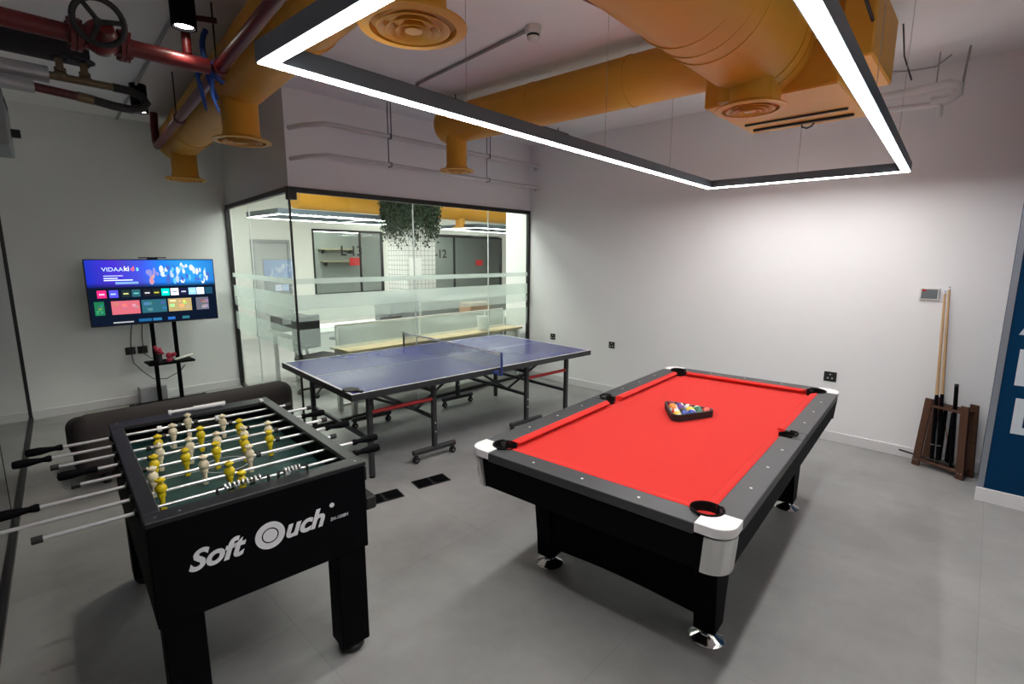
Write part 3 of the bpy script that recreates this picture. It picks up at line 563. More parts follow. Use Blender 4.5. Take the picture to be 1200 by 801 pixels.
def crumple(c,r,m,name,label,cat):
    b_=MB()
    for k in range(9): b_.ell((c[0]+random.uniform(-r,r)*.7,c[1]+random.uniform(-r,r)*.4,c[2]+random.uniform(-r,r)*.8),(r*.45,r*.3,r*.4),8,6)
    tag(b_.build(name,m),label,cat)
crumple((1.315,6.89,.685),.05,FLW,'fabric_pouch','small crimson pouch leaning on the left post of the television stand','pouch')
MBs=MB(); MBs.cyl((1.315,6.89,.545),(1.315,6.89,.645),.03,n=12); tag(MBs.build('storage_tin',RUB),'black tin under the small crimson pouch on the stand shelf','tin')
crumple((1.42,6.88,.605),.06,FLW,'fabric_pouch','larger crimson pouch in the middle of the television stand shelf','pouch')
tag(MB().bbox((-.1,-.04,0),(.1,.04,.012),.004,Matrix.Translation((1.56,6.88,.575))@Matrix.Rotation(R(-12),4,'Y')).build('remote_control',WHITE),'white remote control resting on the right end of the stand shelf','remote control')
for x,lab in ((1.13,'left black plug adapter on the wall under the television'),(1.25,'right black plug adapter on the wall under the television')):
    t=thing('plug_socket',lab,'socket',(x,TY,.64)); MB().bbox((-.05,-.012,-.045),(.05,0,.045),.004).build('plate',RUB,t); MB().bbox((-.03,-.06,-.03),(.03,-.012,.03),.006).build('plug',RUB,t)
for pts,lab in (([(1.15,7.10,1.1),(1.15,7.25,.95),(1.14,7.33,.8),(1.13,7.33,.66)],'left black cable hanging from the television to the wall'),([(1.24,7.10,1.1),(1.25,7.25,.95),(1.25,7.33,.8),(1.25,7.33,.66)],'right black cable hanging from the television to the wall'),
    ([(1.13,7.33,.6),(1.14,7.34,.5),(1.22,7.34,.38),(1.32,7.34,.27),(1.45,7.34,.25),(1.6,7.3,.33),(1.63,7.2,.42)],'dark cable looping low on the wall below the plugs'),
    ([(1.25,7.33,.6),(1.32,7.34,.53),(1.42,7.34,.50),(1.5,7.25,.49),(1.52,7.105,.53)],'dark cable from the right plug to the stand shelf')):
    tag(MB().tube(pts,.005,6).build('power_cable',RUB),lab,'cable')
tag(MB().bbox((1.15,7.2,0),(1.42,7.36,.2),.006).build('storage_box',mat('pale_grey_box',(.5,.5,.53),.6)),'low pale grey box on the floor behind the television stand','box')

# ------------------------------------------------------------------ couch
cs=thing('couch','low rounded taupe couch seen from behind, between foosball table and television','sofa',(1.15,4.86,0),.02)
def rbox(x0,x1,y0,y1,z0,z1,r,seg=6):
    vs=[];fs=[]; m=MB(); prof=[]
    def ring(ins,z):
        rr=max(r-ins,.001) if ins<r else .001; out=[]
        for cx_,cy_,a0 in ((x1-r,y1-r,0),(x0+r,y1-r,90),(x0+r,y0+r,180),(x1-r,y0+r,270)):
            for k in range(seg+1): an=R(a0+90*k/seg); out.append((cx_+rr*math.cos(an),cy_+rr*math.sin(an),z))
        return out
    L=[]
    for k in range(seg+1): an=R(90*k/seg); L.append((r*(1-math.sin(an)),z0+r*(1-math.cos(an))))
    for k in range(seg+1): an=R(90-90*k/seg); L.append((r*(1-math.sin(an)),z1-r*(1-math.cos(an))))
    n=4*(seg+1)
    for ins,z in L: vs+=ring(ins,z)
    for j in range(len(L)-1):
        for i in range(n): fs.append((j*n+i,j*n+(i+1)%n,(j+1)*n+(i+1)%n,(j+1)*n+i))
    fs.append(tuple(range(n-1,-1,-1))); fs.append(tuple(range((len(L)-1)*n,len(L)*n)))
    return m.add(vs,fs,True)
rbox(-.83,.83,-.10,.14,.09,.57,.115).build('backrest',COUCH,cs)
rbox(-.80,.80,.10,.78,.09,.40,.09).build('seat',COUCH,cs)
for x in (-.65,.65):
    for y in (.03,.65): MB().cyl((x,y,0),(x,y,.1),.025,.03,n=14).build('leg',RUB,cs)

# ------------------------------------------------------------------ foosball table
FL,FWD,FH=1.348,.7705,.894
ft=thing('foosball_table','black foosball table with green pitch and a white logo on its near end','foosball table',(.7081,2.5655,0),1.4998)
hx,hy=FL/2,FWD/2
ZB=.50
cab_parts=[('end_panel',(-hx,-hy,ZB),(-hx+.05,hy,FH-.02)),('end_panel',(hx-.05,-hy,ZB),(hx,hy,FH-.02)),
 ('side_panel',(-hx+.05,-hy,ZB),(hx-.05,-hy+.035,FH-.02)),('side_panel',(-hx+.05,hy-.035,ZB),(hx-.05,hy,FH-.02)),('bottom_panel',(-hx+.05,-hy+.035,ZB),(hx-.05,hy-.035,ZB+.02))]
ends=[]
for nme,a_,b_ in cab_parts: ends.append(MB().bbox(a_,b_,.003).build(nme,LAM,ft))
RIM=mat('satin_black_rim',(.014,.014,.016),.42,0,.35)
for a_,b_ in (((-hx-.004,-hy-.004,FH-.02),(-hx+.075,hy+.004,FH)),((hx-.11,-hy-.004,FH-.02),(hx+.004,hy+.004,FH)),((-hx+.075,-hy-.004,FH-.02),(hx-.11,-hy+.05,FH)),((-hx+.075,hy-.05,FH-.02),(hx-.11,hy+.004,FH))):
    MB().bbox(a_,b_,.003).build('top_rim',RIM,ft)
PZ=.775
pitch=MB().box((-hx+.05,-hy+.035,PZ-.01),(hx-.05,hy-.035,PZ)).build('pitch',PITCHM,ft)
pl=MB().lathe([(.095,PZ+.0006),(.1,PZ+.0006)],40); pl.box((-.0025,-hy+.06,PZ+.0002),(.0025,hy-.06,PZ+.0007)); 
for s in (-1,1):
    x=s*(hx-.13); pl.box((min(x,x-s*.14),-.16,PZ+.0002),(max(x,x-s*.14),-.156,PZ+.0007)); pl.box((min(x,x-s*.14),.156,PZ+.0002),(max(x,x-s*.14),.16,PZ+.0007)); pl.box((x-s*.14-.002,-.156,PZ+.0002),(x-s*.14+.002,.156,PZ+.0007))
pl.build('pitch_lines',WLINE,pitch,weld=False)
MB().box((-hx+.052,-.11,PZ),(-hx+.056,.11,PZ+.08)).build('goal_mouth',RUB,ft); MB().box((hx-.056,-.11,PZ),(hx-.052,.11,PZ+.08)).build('goal_mouth',RUB,ft)
for sx in (-1,1):
    for sy in (-1,1):
        x0,x1=sorted((sx*(hx-.0),sx*(hx-.125))); y0,y1=sorted((sy*(hy-.012),sy*(hy-.137)))
        if sx<0: x0+=.006
        lg=MB().bbox((x0,y0,.045),(x1,y1,ZB),.004).build('leg',LAM,ft)
        cx_,cy_=(x0+x1)/2,(y0+y1)/2
        MB().lathe([(0,0),(.05,0),(.056,.01),(.056,.028),(.045,.04),(.02,.045),(0,.046)],24,Matrix.Translation((cx_,cy_,0))).build('levelling_foot',RUB,lg)
# logo on near end
LW=mat('white_logo_print',(.85,.85,.88),.5)
def onend(y,z): return basis((0,-1,0),(0,0,1),(-1,0,0),(-hx-.0012,y,z))
lg=ends[0]
text('logo_lettering','Soft',.105,LW,lg,onend(.285,.672),.0006,.35,.0035,'LEFT',1.02)
text('logo_lettering','uch',.105,LW,lg,onend(-.038,.672),.0006,.35,.0035,'LEFT',1.02)
ring=MB().lathe([(.026,0),(.026,.0008),(.0,.0008)],32,onend(.012,.706)); ring.lathe([(.031,0),(.031,.0008),(.054,.0008),(.054,0)],40,onend(.012,.706)@Matrix.Diagonal((1.0,1,1,1)))
ring.build('logo_emblem',LW,lg)
text('logo_lettering','SH-1008H',.02,LW,lg,onend(-.222,.676),.0006,.2,.0,'LEFT',.9); MB().lathe([(0,.0012),(.010,.0012),(.010,0)],16,onend(-.232,.745)).build('logo_dot',LW,lg)
# rods
RZf=.862
def player(parent,x,y,m):
    b_=MB()
    b_.ell((x,y,RZf+.046),(.0125,.0125,.0145),12,8)
    b_.lathe([(0,.040),(.017,.036),(.018,.03),(.010,.026)],12,Matrix.Translation((x,y,RZf+.016)))
    b_.ell((x,y,RZf+.012),(.016,.021,.024),14,10)
    b_.ell((x,y,RZf-.012),(.012,.015,.02),12,8)
    b_.cyl((x,y,RZf-.015),(x,y,RZf-.05),.0105,.0085,n=10)
    b_.bbox((x-.013,y-.011,RZf-.075),(x+.013,y+.011,RZf-.048),.004)
    return b_.build('player',m,parent)
# x, left end, right end, men ys, colour, handle side (+1 = left), stopper ys
rods=[(.515,.575,-.45,[.061],CREAM,1,[.19,-.08],True),
(.37,.615,-.525,[.152,-.075],CREAM,1,[],True),
(.225,.59,-.445,[.233,.056,-.122],YEL,-1,[],False),
(.085,.47,-.50,[.247,.128,.014,-.107,-.222],CREAM,1,[],True),
(-.06,.53,-.465,[.285,.169,.048,-.073,-.184],YEL,-1,[],False),
(-.205,.65,-.43,[.309,.127,-.054],CREAM,1,[],True),
(-.355,.80,-.48,[.301,.063],YEL,-1,[],False),
(-.49,.637,-.42,[.05],YEL,-1,[-.12],False)]
for x,yl,yr,men,m,hs,stops,_ in rods:
    rd=MB().cyl((x,yr,RZf),(x,yl,RZf),.0068,n=12).build('rod',ROD,ft)
    for y in men: player(rd,x,y,m)
    for s in (-1,1):
        MB().cyl((x,s*(hy+.001),RZf),(x,s*(hy+.014),RZf),.017,n=16).build('rod_bearing',RUB,rd)
        y0=s*(hy-.07) if not men else (max(men)+.03 if s>0 else min(men)-.045)
        MB().cyl((x,y0,RZf),(x,y0+.018,RZf),.0135,n=14).build('bumper',RUB,rd)
    for y in stops: MB().cyl((x,y-.01,RZf),(x,y+.01,RZf),.0165,n=16).build('stopper_ring',PEARL,rd)
    e=yl if hs>0 else yr
    MB().lathe([(0,0),(.012,0),(.0155,.008),(.011,.03),(.0125,.045),(.018,.08),(.0185,.11),(.016,.128),(0,.132)],18,Matrix.Translation((x,e-hs*.003,RZf))@Matrix.Rotation(-hs*PI/2,4,'X')).build('handle',LAM,rd)
    e=yr if hs>0 else yl
    MB().cyl((x,e-hs*(-.0),RZf),(x,e-hs*.028,RZf),.0125,n=14).build('rod_cap',RUB,rd)
# scoring counters on the near rim and a silver bar over the far one
for y0,y1,n in ((.13,.01,9),(-.085,-.14,5)):
    c=MB().cyl((-hx+.085,y0+.03,FH+.018),(-hx+.085,y1-.03,FH+.018),.004,n=8).box((-hx+.07,y0+.025,FH-.002),(-hx+.08,y0+.033,FH+.02)).box((-hx+.07,y1-.033,FH-.002),(-hx+.08,y1-.025,FH+.02)).build('score_counter',RUB,ft)
    for k in range(n): y=y0+(y1-y0)*k/(n-1); MB().lathe([(.004,-.004),(.0125,-.003),(.0125,.003),(.004,.004)],14,Matrix.Translation((-hx+.085,y,FH+.018))@Matrix.Rotation(PI/2,4,'X')).build('bead',PEARL if k%2 else STEEL,c)
bar=MB().cyl((hx-.04,.13,FH+.016),(hx-.04,.01,FH+.016),.0085,n=12).cyl((hx-.04,.01,FH+.016),(hx-.04,-.15,FH+.016),.0125,n=12).cyl((hx-.04,.13,FH+.016),(hx-.04,.115,FH+.016),.013,n=12)
for y in (.12,-.14): bar.box((hx-.045,y-.004,FH-.001),(hx-.035,y+.004,FH+.012))
bar.build('silver_score_bar',PEARL,ft)
MB().bbox((hx-.10,-.345,FH-.001),(hx-.07,-.325,FH+.014),.003).build('rim_clip',PEARL,ft)
for x,y in ((-hx+.03,hy-.03),(-hx+.03,hy-.10),(-hx+.03,-hy+.03),(hx-.03,hy-.03)): MB().lathe([(0,FH+.0012),(.0045,FH+.0008),(.005,FH-.001)],10,Matrix.Translation((x,y,0))).build('screw',STEEL,ft)
for x,y in ((-.30,-hy-.0),): MB().bbox((x-.33,y-.028,FH-.11),(x-.26,y-.001,FH-.045),.003).build('ball_cup',RUB,ft); 
MB().bbox((-hx+.005,-hy-.05,.66),(-hx+.14,-hy-.001,.72),.006).build('ball_return_tray',RUB,ft)

# ------------------------------------------------------------------ table tennis table
PA=-.0772
pt=thing('ping_pong_table','blue table tennis table with net, on dark tube legs with castors','table tennis table',(3.1968,3.9583,0),PA)
TT=.76
for s in (-1,1):
    x0,x1=sorted((s*.003,s*1.37)); top=MB().bbox((x0,-.7625,TT-.018),(x1,.7625,TT),.002).build('tabletop_half',PPB,pt)
    L=MB(); e=TT+.0006; z0=TT-.0005
    L.box((x0,-.7625,z0),(x1,-.7425,e)); L.box((x0,.7425,z0),(x1,.7625,e)); xe=s*1.36; L.box((xe-.01,-.7425,z0),(xe+.01,.7425,e)); L.box((x0,-.0015,z0),(x1-.02 if s>0 else x1,.0015,e))
    L.build('line_marking',WLINE,top,weld=False)
    a_=.012; F=MB(); F.box((x0,-.752,TT-.055),(x1,-.727,TT-.018)); F.box((x0,.727,TT-.055),(x1,.752,TT-.018)); F.box((min(s*1.355,s*1.33),-.727,TT-.055),(max(s*1.355,s*1.33),.727,TT-.018)); F.box((min(s*.02,s*.045),-.727,TT-.055),(max(s*.02,s*.045),.727,TT-.018))
    F.box((x0,-.766,TT-.05),(x1,-.763,TT-.001)); F.box((x0,.763,TT-.05),(x1,.766,TT-.001)); F.box((min(s*1.3705,s*1.3735),-.766,TT-.05),(max(s*1.3705,s*1.3735),.766,TT-.001))
    F.build('apron_frame',PPF,pt)
    for b_ in (-.6,.6):
        lg=MB().bbox((s*1.16-.02,b_-.02,.02),(s*1.16+.02,b_+.02,TT-.018),.004).build('leg',PPF,pt)
        MB().cyl((s*1.16,b_,0),(s*1.16,b_,.02),.024,n=14).build('rubber_foot',RUB,lg)
        lg=MB().bbox((s*.56-.02,b_-.02,.09),(s*.56+.02,b_+.02,TT-.03),.004).build('leg',PPF,pt)
        MB().bbox((s*.56-.22,b_-.022,.075),(s*.56+.22,b_+.022,.115),.006).build('foot_bar',PPF,lg)
        for dx in (-.19,.19):
            wv=MB(); wv.cyl((s*.56+dx,b_-.012,.03),(s*.56+dx,b_+.012,.03),.03,n=18); wv.box((s*.56+dx-.012,b_-.017,.03),(s*.56+dx+.012,b_-.0125,.078)); wv.box((s*.56+dx-.012,b_+.0125,.03),(s*.56+dx+.012,b_+.017,.078)); wv.build('caster',STEEL if False else RUB,lg)
            MB().cyl((s*.56+dx,b_-.02,.03),(s*.56+dx,b_-.0175,.03),.007,n=12).build('caster_hub',STEEL,lg)
        for zz in (.25,.33): MB().cyl((s*.56,b_-.021,zz),(s*.56,b_-.026,zz),.006,n=8).build('pin',PEARL,lg)
        x0b,x1b=sorted((s*.58,s*1.14))
        MB().cyl((x0b,b_,.545),(x1b,b_,.545),.016,n=12).build('red_brace',REDB if b_<0 else PPF,pt)
    MB().bbox((s*1.16-.015,-.58,.30),(s*1.16+.015,.58,.33),.003).build('crossbar',PPF,pt)
    MB().bbox((s*.56-.015,-.58,.36),(s*.56+.015,.58,.39),.003).build('crossbar',PPF,pt)
    MB().bbox((s*.56-.015,-.58,.60),(s*.56+.015,.58,.63),.003).build('crossbar',PPF,pt)
    for b_ in (-.3,.3):
        d0=Vector((s*.56,b_,.375)); d1=Vector((s*1.30,b_,TT-.05)); MB().tube([d0,d1],.013,8).build('diagonal_strut',PPF,pt)
        MB().tube([(s*.56,b_,.375),(s*.05,b_,TT-.06)],.013,8).build('diagonal_strut',PPF,pt)
# net
def netmat():
    m=bpy.data.materials.new('net_mesh'); m.use_nodes=True; nt=m.node_tree; N=nt.nodes; N.clear()
    o=N.new('ShaderNodeOutputMaterial'); t_=N.new('ShaderNodeBsdfTransparent'); d=N.new('ShaderNodeBsdfDiffuse'); d.inputs[0].default_value=(.02,.025,.09,1)
    tc=N.new('ShaderNodeTexCoord'); sp=N.new('ShaderNodeSeparateXYZ'); nt.links.new(tc.outputs['Object'],sp.inputs[0])
    cb=N.new('ShaderNodeCombineXYZ'); nt.links.new(sp.outputs[1],cb.inputs[0]); nt.links.new(sp.outputs[2],cb.inputs[1])
    br=N.new('ShaderNodeTexBrick'); br.offset=0; br.inputs['Scale'].default_value=1; br.inputs['Brick Width'].default_value=.012; br.inputs['Row Height'].default_value=.012; br.inputs['Mortar Size'].default_value=.0007; br.inputs['Mortar Smooth'].default_value=0
    nt.links.new(cb.outputs[0],br.inputs['Vector']); mx=N.new('ShaderNodeMixShader'); nt.links.new(br.outputs['Fac'],mx.inputs[0]); nt.links.new(t_.outputs[0],mx.inputs[1]); nt.links.new(d.outputs[0],mx.inputs[2]); nt.links.new(mx.outputs[0],o.inputs[0]); return m
NB=.86
nt_=MB().box((-.001,-NB,TT+.004),(.001,NB,TT+.14)).build('net',netmat(),pt)
MB().box((-.003,-NB,TT+.137),(.003,NB,TT+.1535)).build('top_tape',WLINE,nt_)
for s in (-1,1):
    MB().bbox((-.008,s*NB-.008,TT-.04),(.008,s*NB+.008,TT+.158),.002).bbox((-.012,min(s*.70,s*(NB+.005)),TT-.055),(.012,max(s*.70,s*(NB+.005)),TT-.040),.002).bbox((-.03,min(s*.72,s*.79),TT-.038),(.03,max(s*.72,s*.79),TT-.022),.002).build('net_post',PPF if s>0 else mat('blue_net_post',(.03,.05,.25),.4),pt)
t=thing('table_tennis_bat','black table tennis bat lying on the near left corner of the blue table','bat',(1.835,3.43,TT+.001),R(-78))
MB().lathe([(0,0),(.06,0),(.062,.006),(.06,.011),(0,.011)],28,Matrix.Diagonal((1.1,.9,1,1))).build('blade',RUB,t); MB().bbox((.055,-.012,.0),(.13,.012,.014),.004).build('handle',RUB,t)

# ------------------------------------------------------------------ pool table
pt2=thing('pool_table','large black pool table with bright red cloth and white corner caps','pool table',(2.9447,1.281,0),.0611)
PL,PW,PH=2.5607,1.3012,.8; ax,ay=PL/2,PW/2; BZ=.765
RW=.115; CW=.045
# cloth bed with notches at pockets
nx,ny=ax-RW,ay-RW; c_=.055; h_=.045
poly=[(-nx,-ny+c_),(-nx,ny-c_),(-nx+c_,ny-c_*.0-c_*.0)]
bed=[(-nx+c_,-ny),(-h_,-ny),(-h_*.7,-ny+.025),(h_*.7,-ny+.025),(h_,-ny),(nx-c_,-ny),(nx-c_*.6,-ny+c_*.6),(nx,-ny+c_),(nx,ny-c_),(nx-c_*.6,ny-c_*.6),(nx-c_,ny),(h_,ny),(h_*.7,ny-.025),(-h_*.7,ny-.025),(-h_,ny),(-nx+c_,ny),(-nx+c_*.6,ny-c_*.6),(-nx,ny-c_),(-nx,-ny+c_),(-nx+c_*.6,-ny+c_*.6)]
MB().prism(bed,BZ-.03,BZ).build('bed_cloth',CLOTH,pt2)
CL=.135   # casting reach along each side
def rail(poly): return MB().prism(poly,PH-.045,PH).build('rail',LAMG,pt2,.004)
def sights(p,pts):
    for x,y in pts: MB().lathe([(0,PH+.0012),(.0062,PH+.0010),(.0062,PH-.001)],14,Matrix.Translation((x,y,0))).build('sight',PEARL,p)
def cushion(p,A,B,inward):   # along A->B at rail edge, nose toward inward
    A=Vector((*A,0)); B=Vector((*B,0)); n=Vector((*inward,0)); d=(B-A).normalized(); m=MB()
    prof=[(0,PH-.001),(.012,PH+.001),(CW-.006,PH-.004),(CW,PH-.009),(CW-.004,PH-.014),(.018,BZ+.001),(0,BZ+.001)]
    rings=[]
    for P,s in ((A,1),(B,-1)):
        rings.append([P+n*w+d*s*(w*.75)+Vector((0,0,z)) for w,z in prof])
    k=len(prof); m.add(rings[0]+rings[1],[(i,(i+1)%k,k+(i+1)%k,k+i) for i in range(k)]+[tuple(range(k-1,-1,-1)),tuple(range(k,2*k))])
    m.build('cushion',CLOTH,p)
for s in (-1,1):
    # end rails
    r_=rail([(s*ax,-ay+CL),(s*ax,ay-CL),(s*(ax-.06),ay-CL),(s*(ax-RW),ay-.20),(s*(ax-RW),-ay+.20),(s*(ax-.06),-ay+CL)]); sights(r_,[(s*(ax-.055),y) for y in (-.27,0,.27)])
    cushion(r_,(s*(ax-RW),-ny+.075),(s*(ax-RW),ny-.075),(-s,0))
    for q in (-1,1):
        x0,x1=sorted((q*.062,q*(ax-CL)))
        r_=rail([(q*.062,s*ay),(q*(ax-CL),s*ay),(q*(ax-CL),s*(ay-.06)),(q*(ax-.20),s*(ay-RW)),(q*.062,s*(ay-RW))]); sights(r_,[(q*x,s*(ay-.055)) for x in (.28,.56,.84)])
        x0,x1=sorted((q*.065,q*(nx-.075))); cushion(r_,(x0,s*(ay-RW)),(x1,s*(ay-RW)),(0,-s))
    y0,y1=sorted((s*ay,s*(ay-.058))); MB().bbox((-.062,y0,PH-.045),(.062,y1,PH),.004).build('side_rail_block',LAMG,pt2)
def arc(cx_,cy_,r,a0,a1,n): return [(cx_+r*math.cos(R(a0+(a1-a0)*k/n)),cy_+r*math.sin(R(a0+(a1-a0)*k/n))) for k in range(n+1)]
for s in (-1,1):
    for q in (-1,1):
        T=Matrix.Translation((s*ax,q*ay,0))@Matrix.Diagonal((-s,-q,1,1))   # local: corner at 0,0, inward +x +y
        rr=.075
        poly=arc(rr,rr,rr,270,180,8)+[(0,CL)]+arc(.135,.135,.062,180,270,12)+[(CL,0)]
        MB().prism(poly,PH-.035,PH+.004,T,False).build('corner_cap',CAST,pt2,.003)
        T2=T
        outer=arc(.085,.085,.083,270,180,24); inner=arc(.085,.085,.070,180,270,24)
        def taper(m,k=.012):
            for v in m.v:
                if v.z<.63: v.x+=s*-k; v.y+=q*-k
            return m
        taper(MB().prism([(.097,.002)]+outer+[(.002,.097),(.014,.097)]+inner+[(.097,.014)],.608,PH-.042,T2,True)).build('chrome_corner',CHROME,pt2)
        taper(MB().prism([(.17,.016)]+arc(.085,.085,.069,270,180,12)+[(.016,.17),(.17,.17)],.612,PH-.045,T2,False)).build('corner_block',LAM,pt2)
        # pocket
        pc=MB().lathe([(.0635,PH+.0046),(.060,PH+.001),(.058,PH-.03),(.05,BZ-.06),(.0,BZ-.07)],24,T@Matrix.Translation((.135,.135,0))).build('pocket',LEATH,pt2)
        pts=[T@Vector((.135+.062*math.cos(R(a_)),.135+.062*math.sin(R(a_)),PH+.005)) for a_ in range(135,316,12)]
        MB().tube(pts,.0055,8).build('pocket_liner',LEATH,pc)
for q in (-1,1):
    pc=MB().lathe([(.048,PH-.002),(.046,PH-.03),(.044,BZ-.06),(.0,BZ-.07)],24,Matrix.Translation((0,q*(ay-.085),0))).build('pocket',LEATH,pt2)
    MB().tube([(.054*math.cos(R(a_)),q*(ay-.085+.046*math.sin(R(a_))),PH+.004+.006*math.sin(R(a_))) for a_ in range(0,181,12)],.0055,8).build('pocket_liner',LEATH,pc)
# skirt, inclined slightly inward towards the bottom
def skirt(P,Q,n):
    P=Vector((*P,0)); Q=Vector((*Q,0)); n=Vector((*n,0)); m=MB(); k=.013
    vs=[P+Vector((0,0,.755)),Q+Vector((0,0,.755)),Q-n*k+Vector((0,0,.61)),P-n*k+Vector((0,0,.61)),P-n*.025+Vector((0,0,.755)),Q-n*.025+Vector((0,0,.755)),Q-n*(k+.025)+Vector((0,0,.61)),P-n*(k+.025)+Vector((0,0,.61))]
    return m.add(vs,[(0,1,2,3),(5,4,7,6),(4,5,1,0),(3,2,6,7),(1,5,6,2),(4,0,3,7)]).build('skirt',LAM,pt2)
skirt((-ax+.008,-ay+.10),(-ax+.008,ay-.10),(-1,0)); skirt((ax-.008,-ay+.10),(ax-.008,ay-.10),(1,0))
sk=skirt((-ax+.10,-ay+.008),(ax-.10,-ay+.008),(0,-1)); skirt((-ax+.10,ay-.008),(ax-.10,ay-.008),(0,1))
MB().box((-ax+.1,-ay+.1,.6),(ax-.1,ay-.1,.70)).build('under_frame',LAM,pt2)
for s in (-1,1):
    for q in (-1,1):
        X,Y=s*.82,q*.455
        prof=[(-.05,.06),(.07,.06),(.09,.2),(.13,.38),(.17,.6),(-.10,.6),(-.085,.4),(-.06,.2)]
        T=Matrix.Translation((X,Y,0))@Matrix(((-s,0,0,0),(0,0,1,0),(0,1,0,0),(0,0,0,1)))
        lg=MB().prism(prof,-.05,.05,T).build('leg',LAM,pt2,.004)
        MB().lathe([(0,.0),(.078,.0),(.08,.006),(.07,.016),(.04,.03),(.028,.045),(.028,.062),(0,.062)],32,Matrix.Translation((X,Y,0))).build('chrome_foot',CHROME,lg)
    poly=[]
    n=16
    for k in range(n+1): y=-.405+.81*k/n; poly.append((y,.135+.018*math.cos(PI*y/.81)))
    poly+=[(.405,.6),(-.405,.6)]
    xx=s*.86
    MB().prism(poly,-.012,.012,Matrix.Translation((xx,0,0))@Matrix(((0,0,1,0),(1,0,0,0),(0,1,0,0),(0,0,0,1)))).build('pedestal_panel',LAM,pt2)
# rack and balls on the cloth
A=Vector((2.835,1.295)); B=Vector((3.11,1.17)); ctr=Vector((0,0)); ang=math.atan2(B.y-A.y,B.x-A.x)
dirx=Vector((math.cos(ang),math.sin(ang))); dirn=Vector((-dirx.y,dirx.x)); Dm=.0572; side=4*Dm
rk=thing('ball_rack','black plastic triangle rack around the balls on the red cloth','ball rack',(0,0,BZ))
org=A+dirx*.033+dirn*.033*1.15
tri=[org,org+dirx*side,org+dirx*side/2+dirn*side*.866]
def offset_tri(o):
    cen=(tri[0]+tri[1]+tri[2])/3; out=[]
    for i,v in enumerate(tri):
        d=(v-cen).normalized(); base=math.atan2(d.y,d.x)
        for k in range(-5,6): an=base+R(60)*k/5; out.append((v.x+o*math.cos(an),v.y+o*math.sin(an)))
    return out
oo,ii=offset_tri(.041),offset_tri(.0305); n=len(oo); m=MB(); vs=[]
for z in (.004,.045): vs+=[(x,y,z) for x,y in oo]+[(x,y,z) for x,y in ii]
fs=[]
for i in range(n): j=(i+1)%n; fs+=[(i,j,2*n+j,2*n+i),(n+j,n+i,3*n+i,3*n+j),(2*n+i,2*n+j,3*n+j,3*n+i),(i,n+i,n+j,j)]
m.add(vs,fs,True).build('rack_frame',RUB,rk)
BC={'yellow':(.85,.6,.05),'blue':(.01,.04,.35),'red':(.7,.04,.02),'purple':(.12,.03,.25),'orange':(.85,.25,.03),'green':(.01,.15,.08),'maroon':(.25,.02,.03),'black':(.01,.01,.01)}
def ballmat(nm,stripe):
    col=BC[nm]; m=mat('ball_'+nm+('_stripe' if stripe else ''),col,.12,0,.6,coat=.5)
    if stripe:
        nt=m.node_tree; N=nt.nodes; tc=N.new('ShaderNodeTexCoord'); sp=N.new('ShaderNodeSeparateXYZ'); nt.links.new(tc.outputs['Object'],sp.inputs[0])
        ab=N.new('ShaderNodeMath'); ab.operation='ABSOLUTE'; nt.links.new(sp.outputs[2],ab.inputs[0]); gt=N.new('ShaderNodeMath'); gt.operation='GREATER_THAN'; gt.inputs[1].default_value=.014; nt.links.new(ab.outputs[0],gt.inputs[0])
        mx=N.new('ShaderNodeMix'); mx.data_type='RGBA'; mx.inputs[6].default_value=(*col,1); mx.inputs[7].default_value=(.82,.78,.66,1); nt.links.new(gt.outputs[0],mx.inputs[0]); nt.links.new(mx.outputs[2],N['Principled BSDF'].inputs['Base Color'])
    return m
rows=[[('yellow',1),('blue',0),('yellow',0),('green',0),('red',0)],[('red',1),('black',0),('blue',1),('green',1)],[('orange',1),('purple',0),('maroon',1)],[('orange',0),('purple',1)],[('maroon',0)]]
rows[0][2]=('blue',1); rows[1][2]=('yellow',0)
place=['front row of the rack, nearest the blue table','second row of the rack','middle row of the rack','fourth row of the rack','far tip of the rack']
place[0]='near long side row of the rack'
for j,row in enumerate(rows):
    for i,(c,s_) in enumerate(row):
        P=org+dirx*(Dm*(i+j/2))+dirn*(Dm*.866*j)
        o=MB().ell((0,0,0),(.0286,.0286,.0286),24,16).build('billiard_ball',ballmat(c,s_)); o.location=(P.x,P.y,BZ+.0286); o.rotation_euler=(random.uniform(-1.2,1.2),random.uniform(-1.2,1.2),0)
        tag(o,('%s striped billiard ball with white ends, %s'%(c,place[j])) if s_ else 'solid %s billiard ball, %s'%(c,place[j]),'billiard ball','balls in the triangle rack')

# ------------------------------------------------------------------ cue rack, cues
cr=thing('cue_rack','dark walnut floor rack for cues standing by the blue wall section','cue rack',(5.385,.119,0),R(-24))
def post(p,q,wd,th):
    p=Vector(p);q=Vector(q);m=MB(); vs=[]
    for c in (p,q): vs+=[c+Vector((-th/2,-wd/2,0)),c+Vector((th/2,-wd/2,0)),c+Vector((th/2,wd/2,0)),c+Vector((-th/2,wd/2,0))]
    return m.add(vs,[(0,3,2,1),(4,5,6,7),(0,1,5,4),(1,2,6,5),(2,3,7,6),(3,0,4,7)])
for x in (-.068,.068):
    post((x,.16,0),(x*.95,.125,.60),.055,.022).build('post',WD,cr,.003); post((x,-.16,0),(x*.95,-.125,.60),.055,.022).build('post',WD,cr,.003)
MB().box((-.075,-.135,.535),(-.055,.135,.553)).box((.056,-.135,.535),(.075,.135,.553)).box((-.012,-.135,.535),(.014,.135,.553)).box((-.055,-.135,.536),(.056,-.115,.552)).box((-.055,.115,.536),(.056,.135,.552)).build('top_shelf',WD,cr); MB().bbox((-.075,-.16,.045),(.075,.16,.065),.003).build('bottom_shelf',WD,cr)
for x in (-.081,): 
    for y in (.15,.17,-.15,-.17): MB().cyl((x-.003,y,.05),(x+.003,y,.05),.005,n=8).build('screw',STEEL,cr)
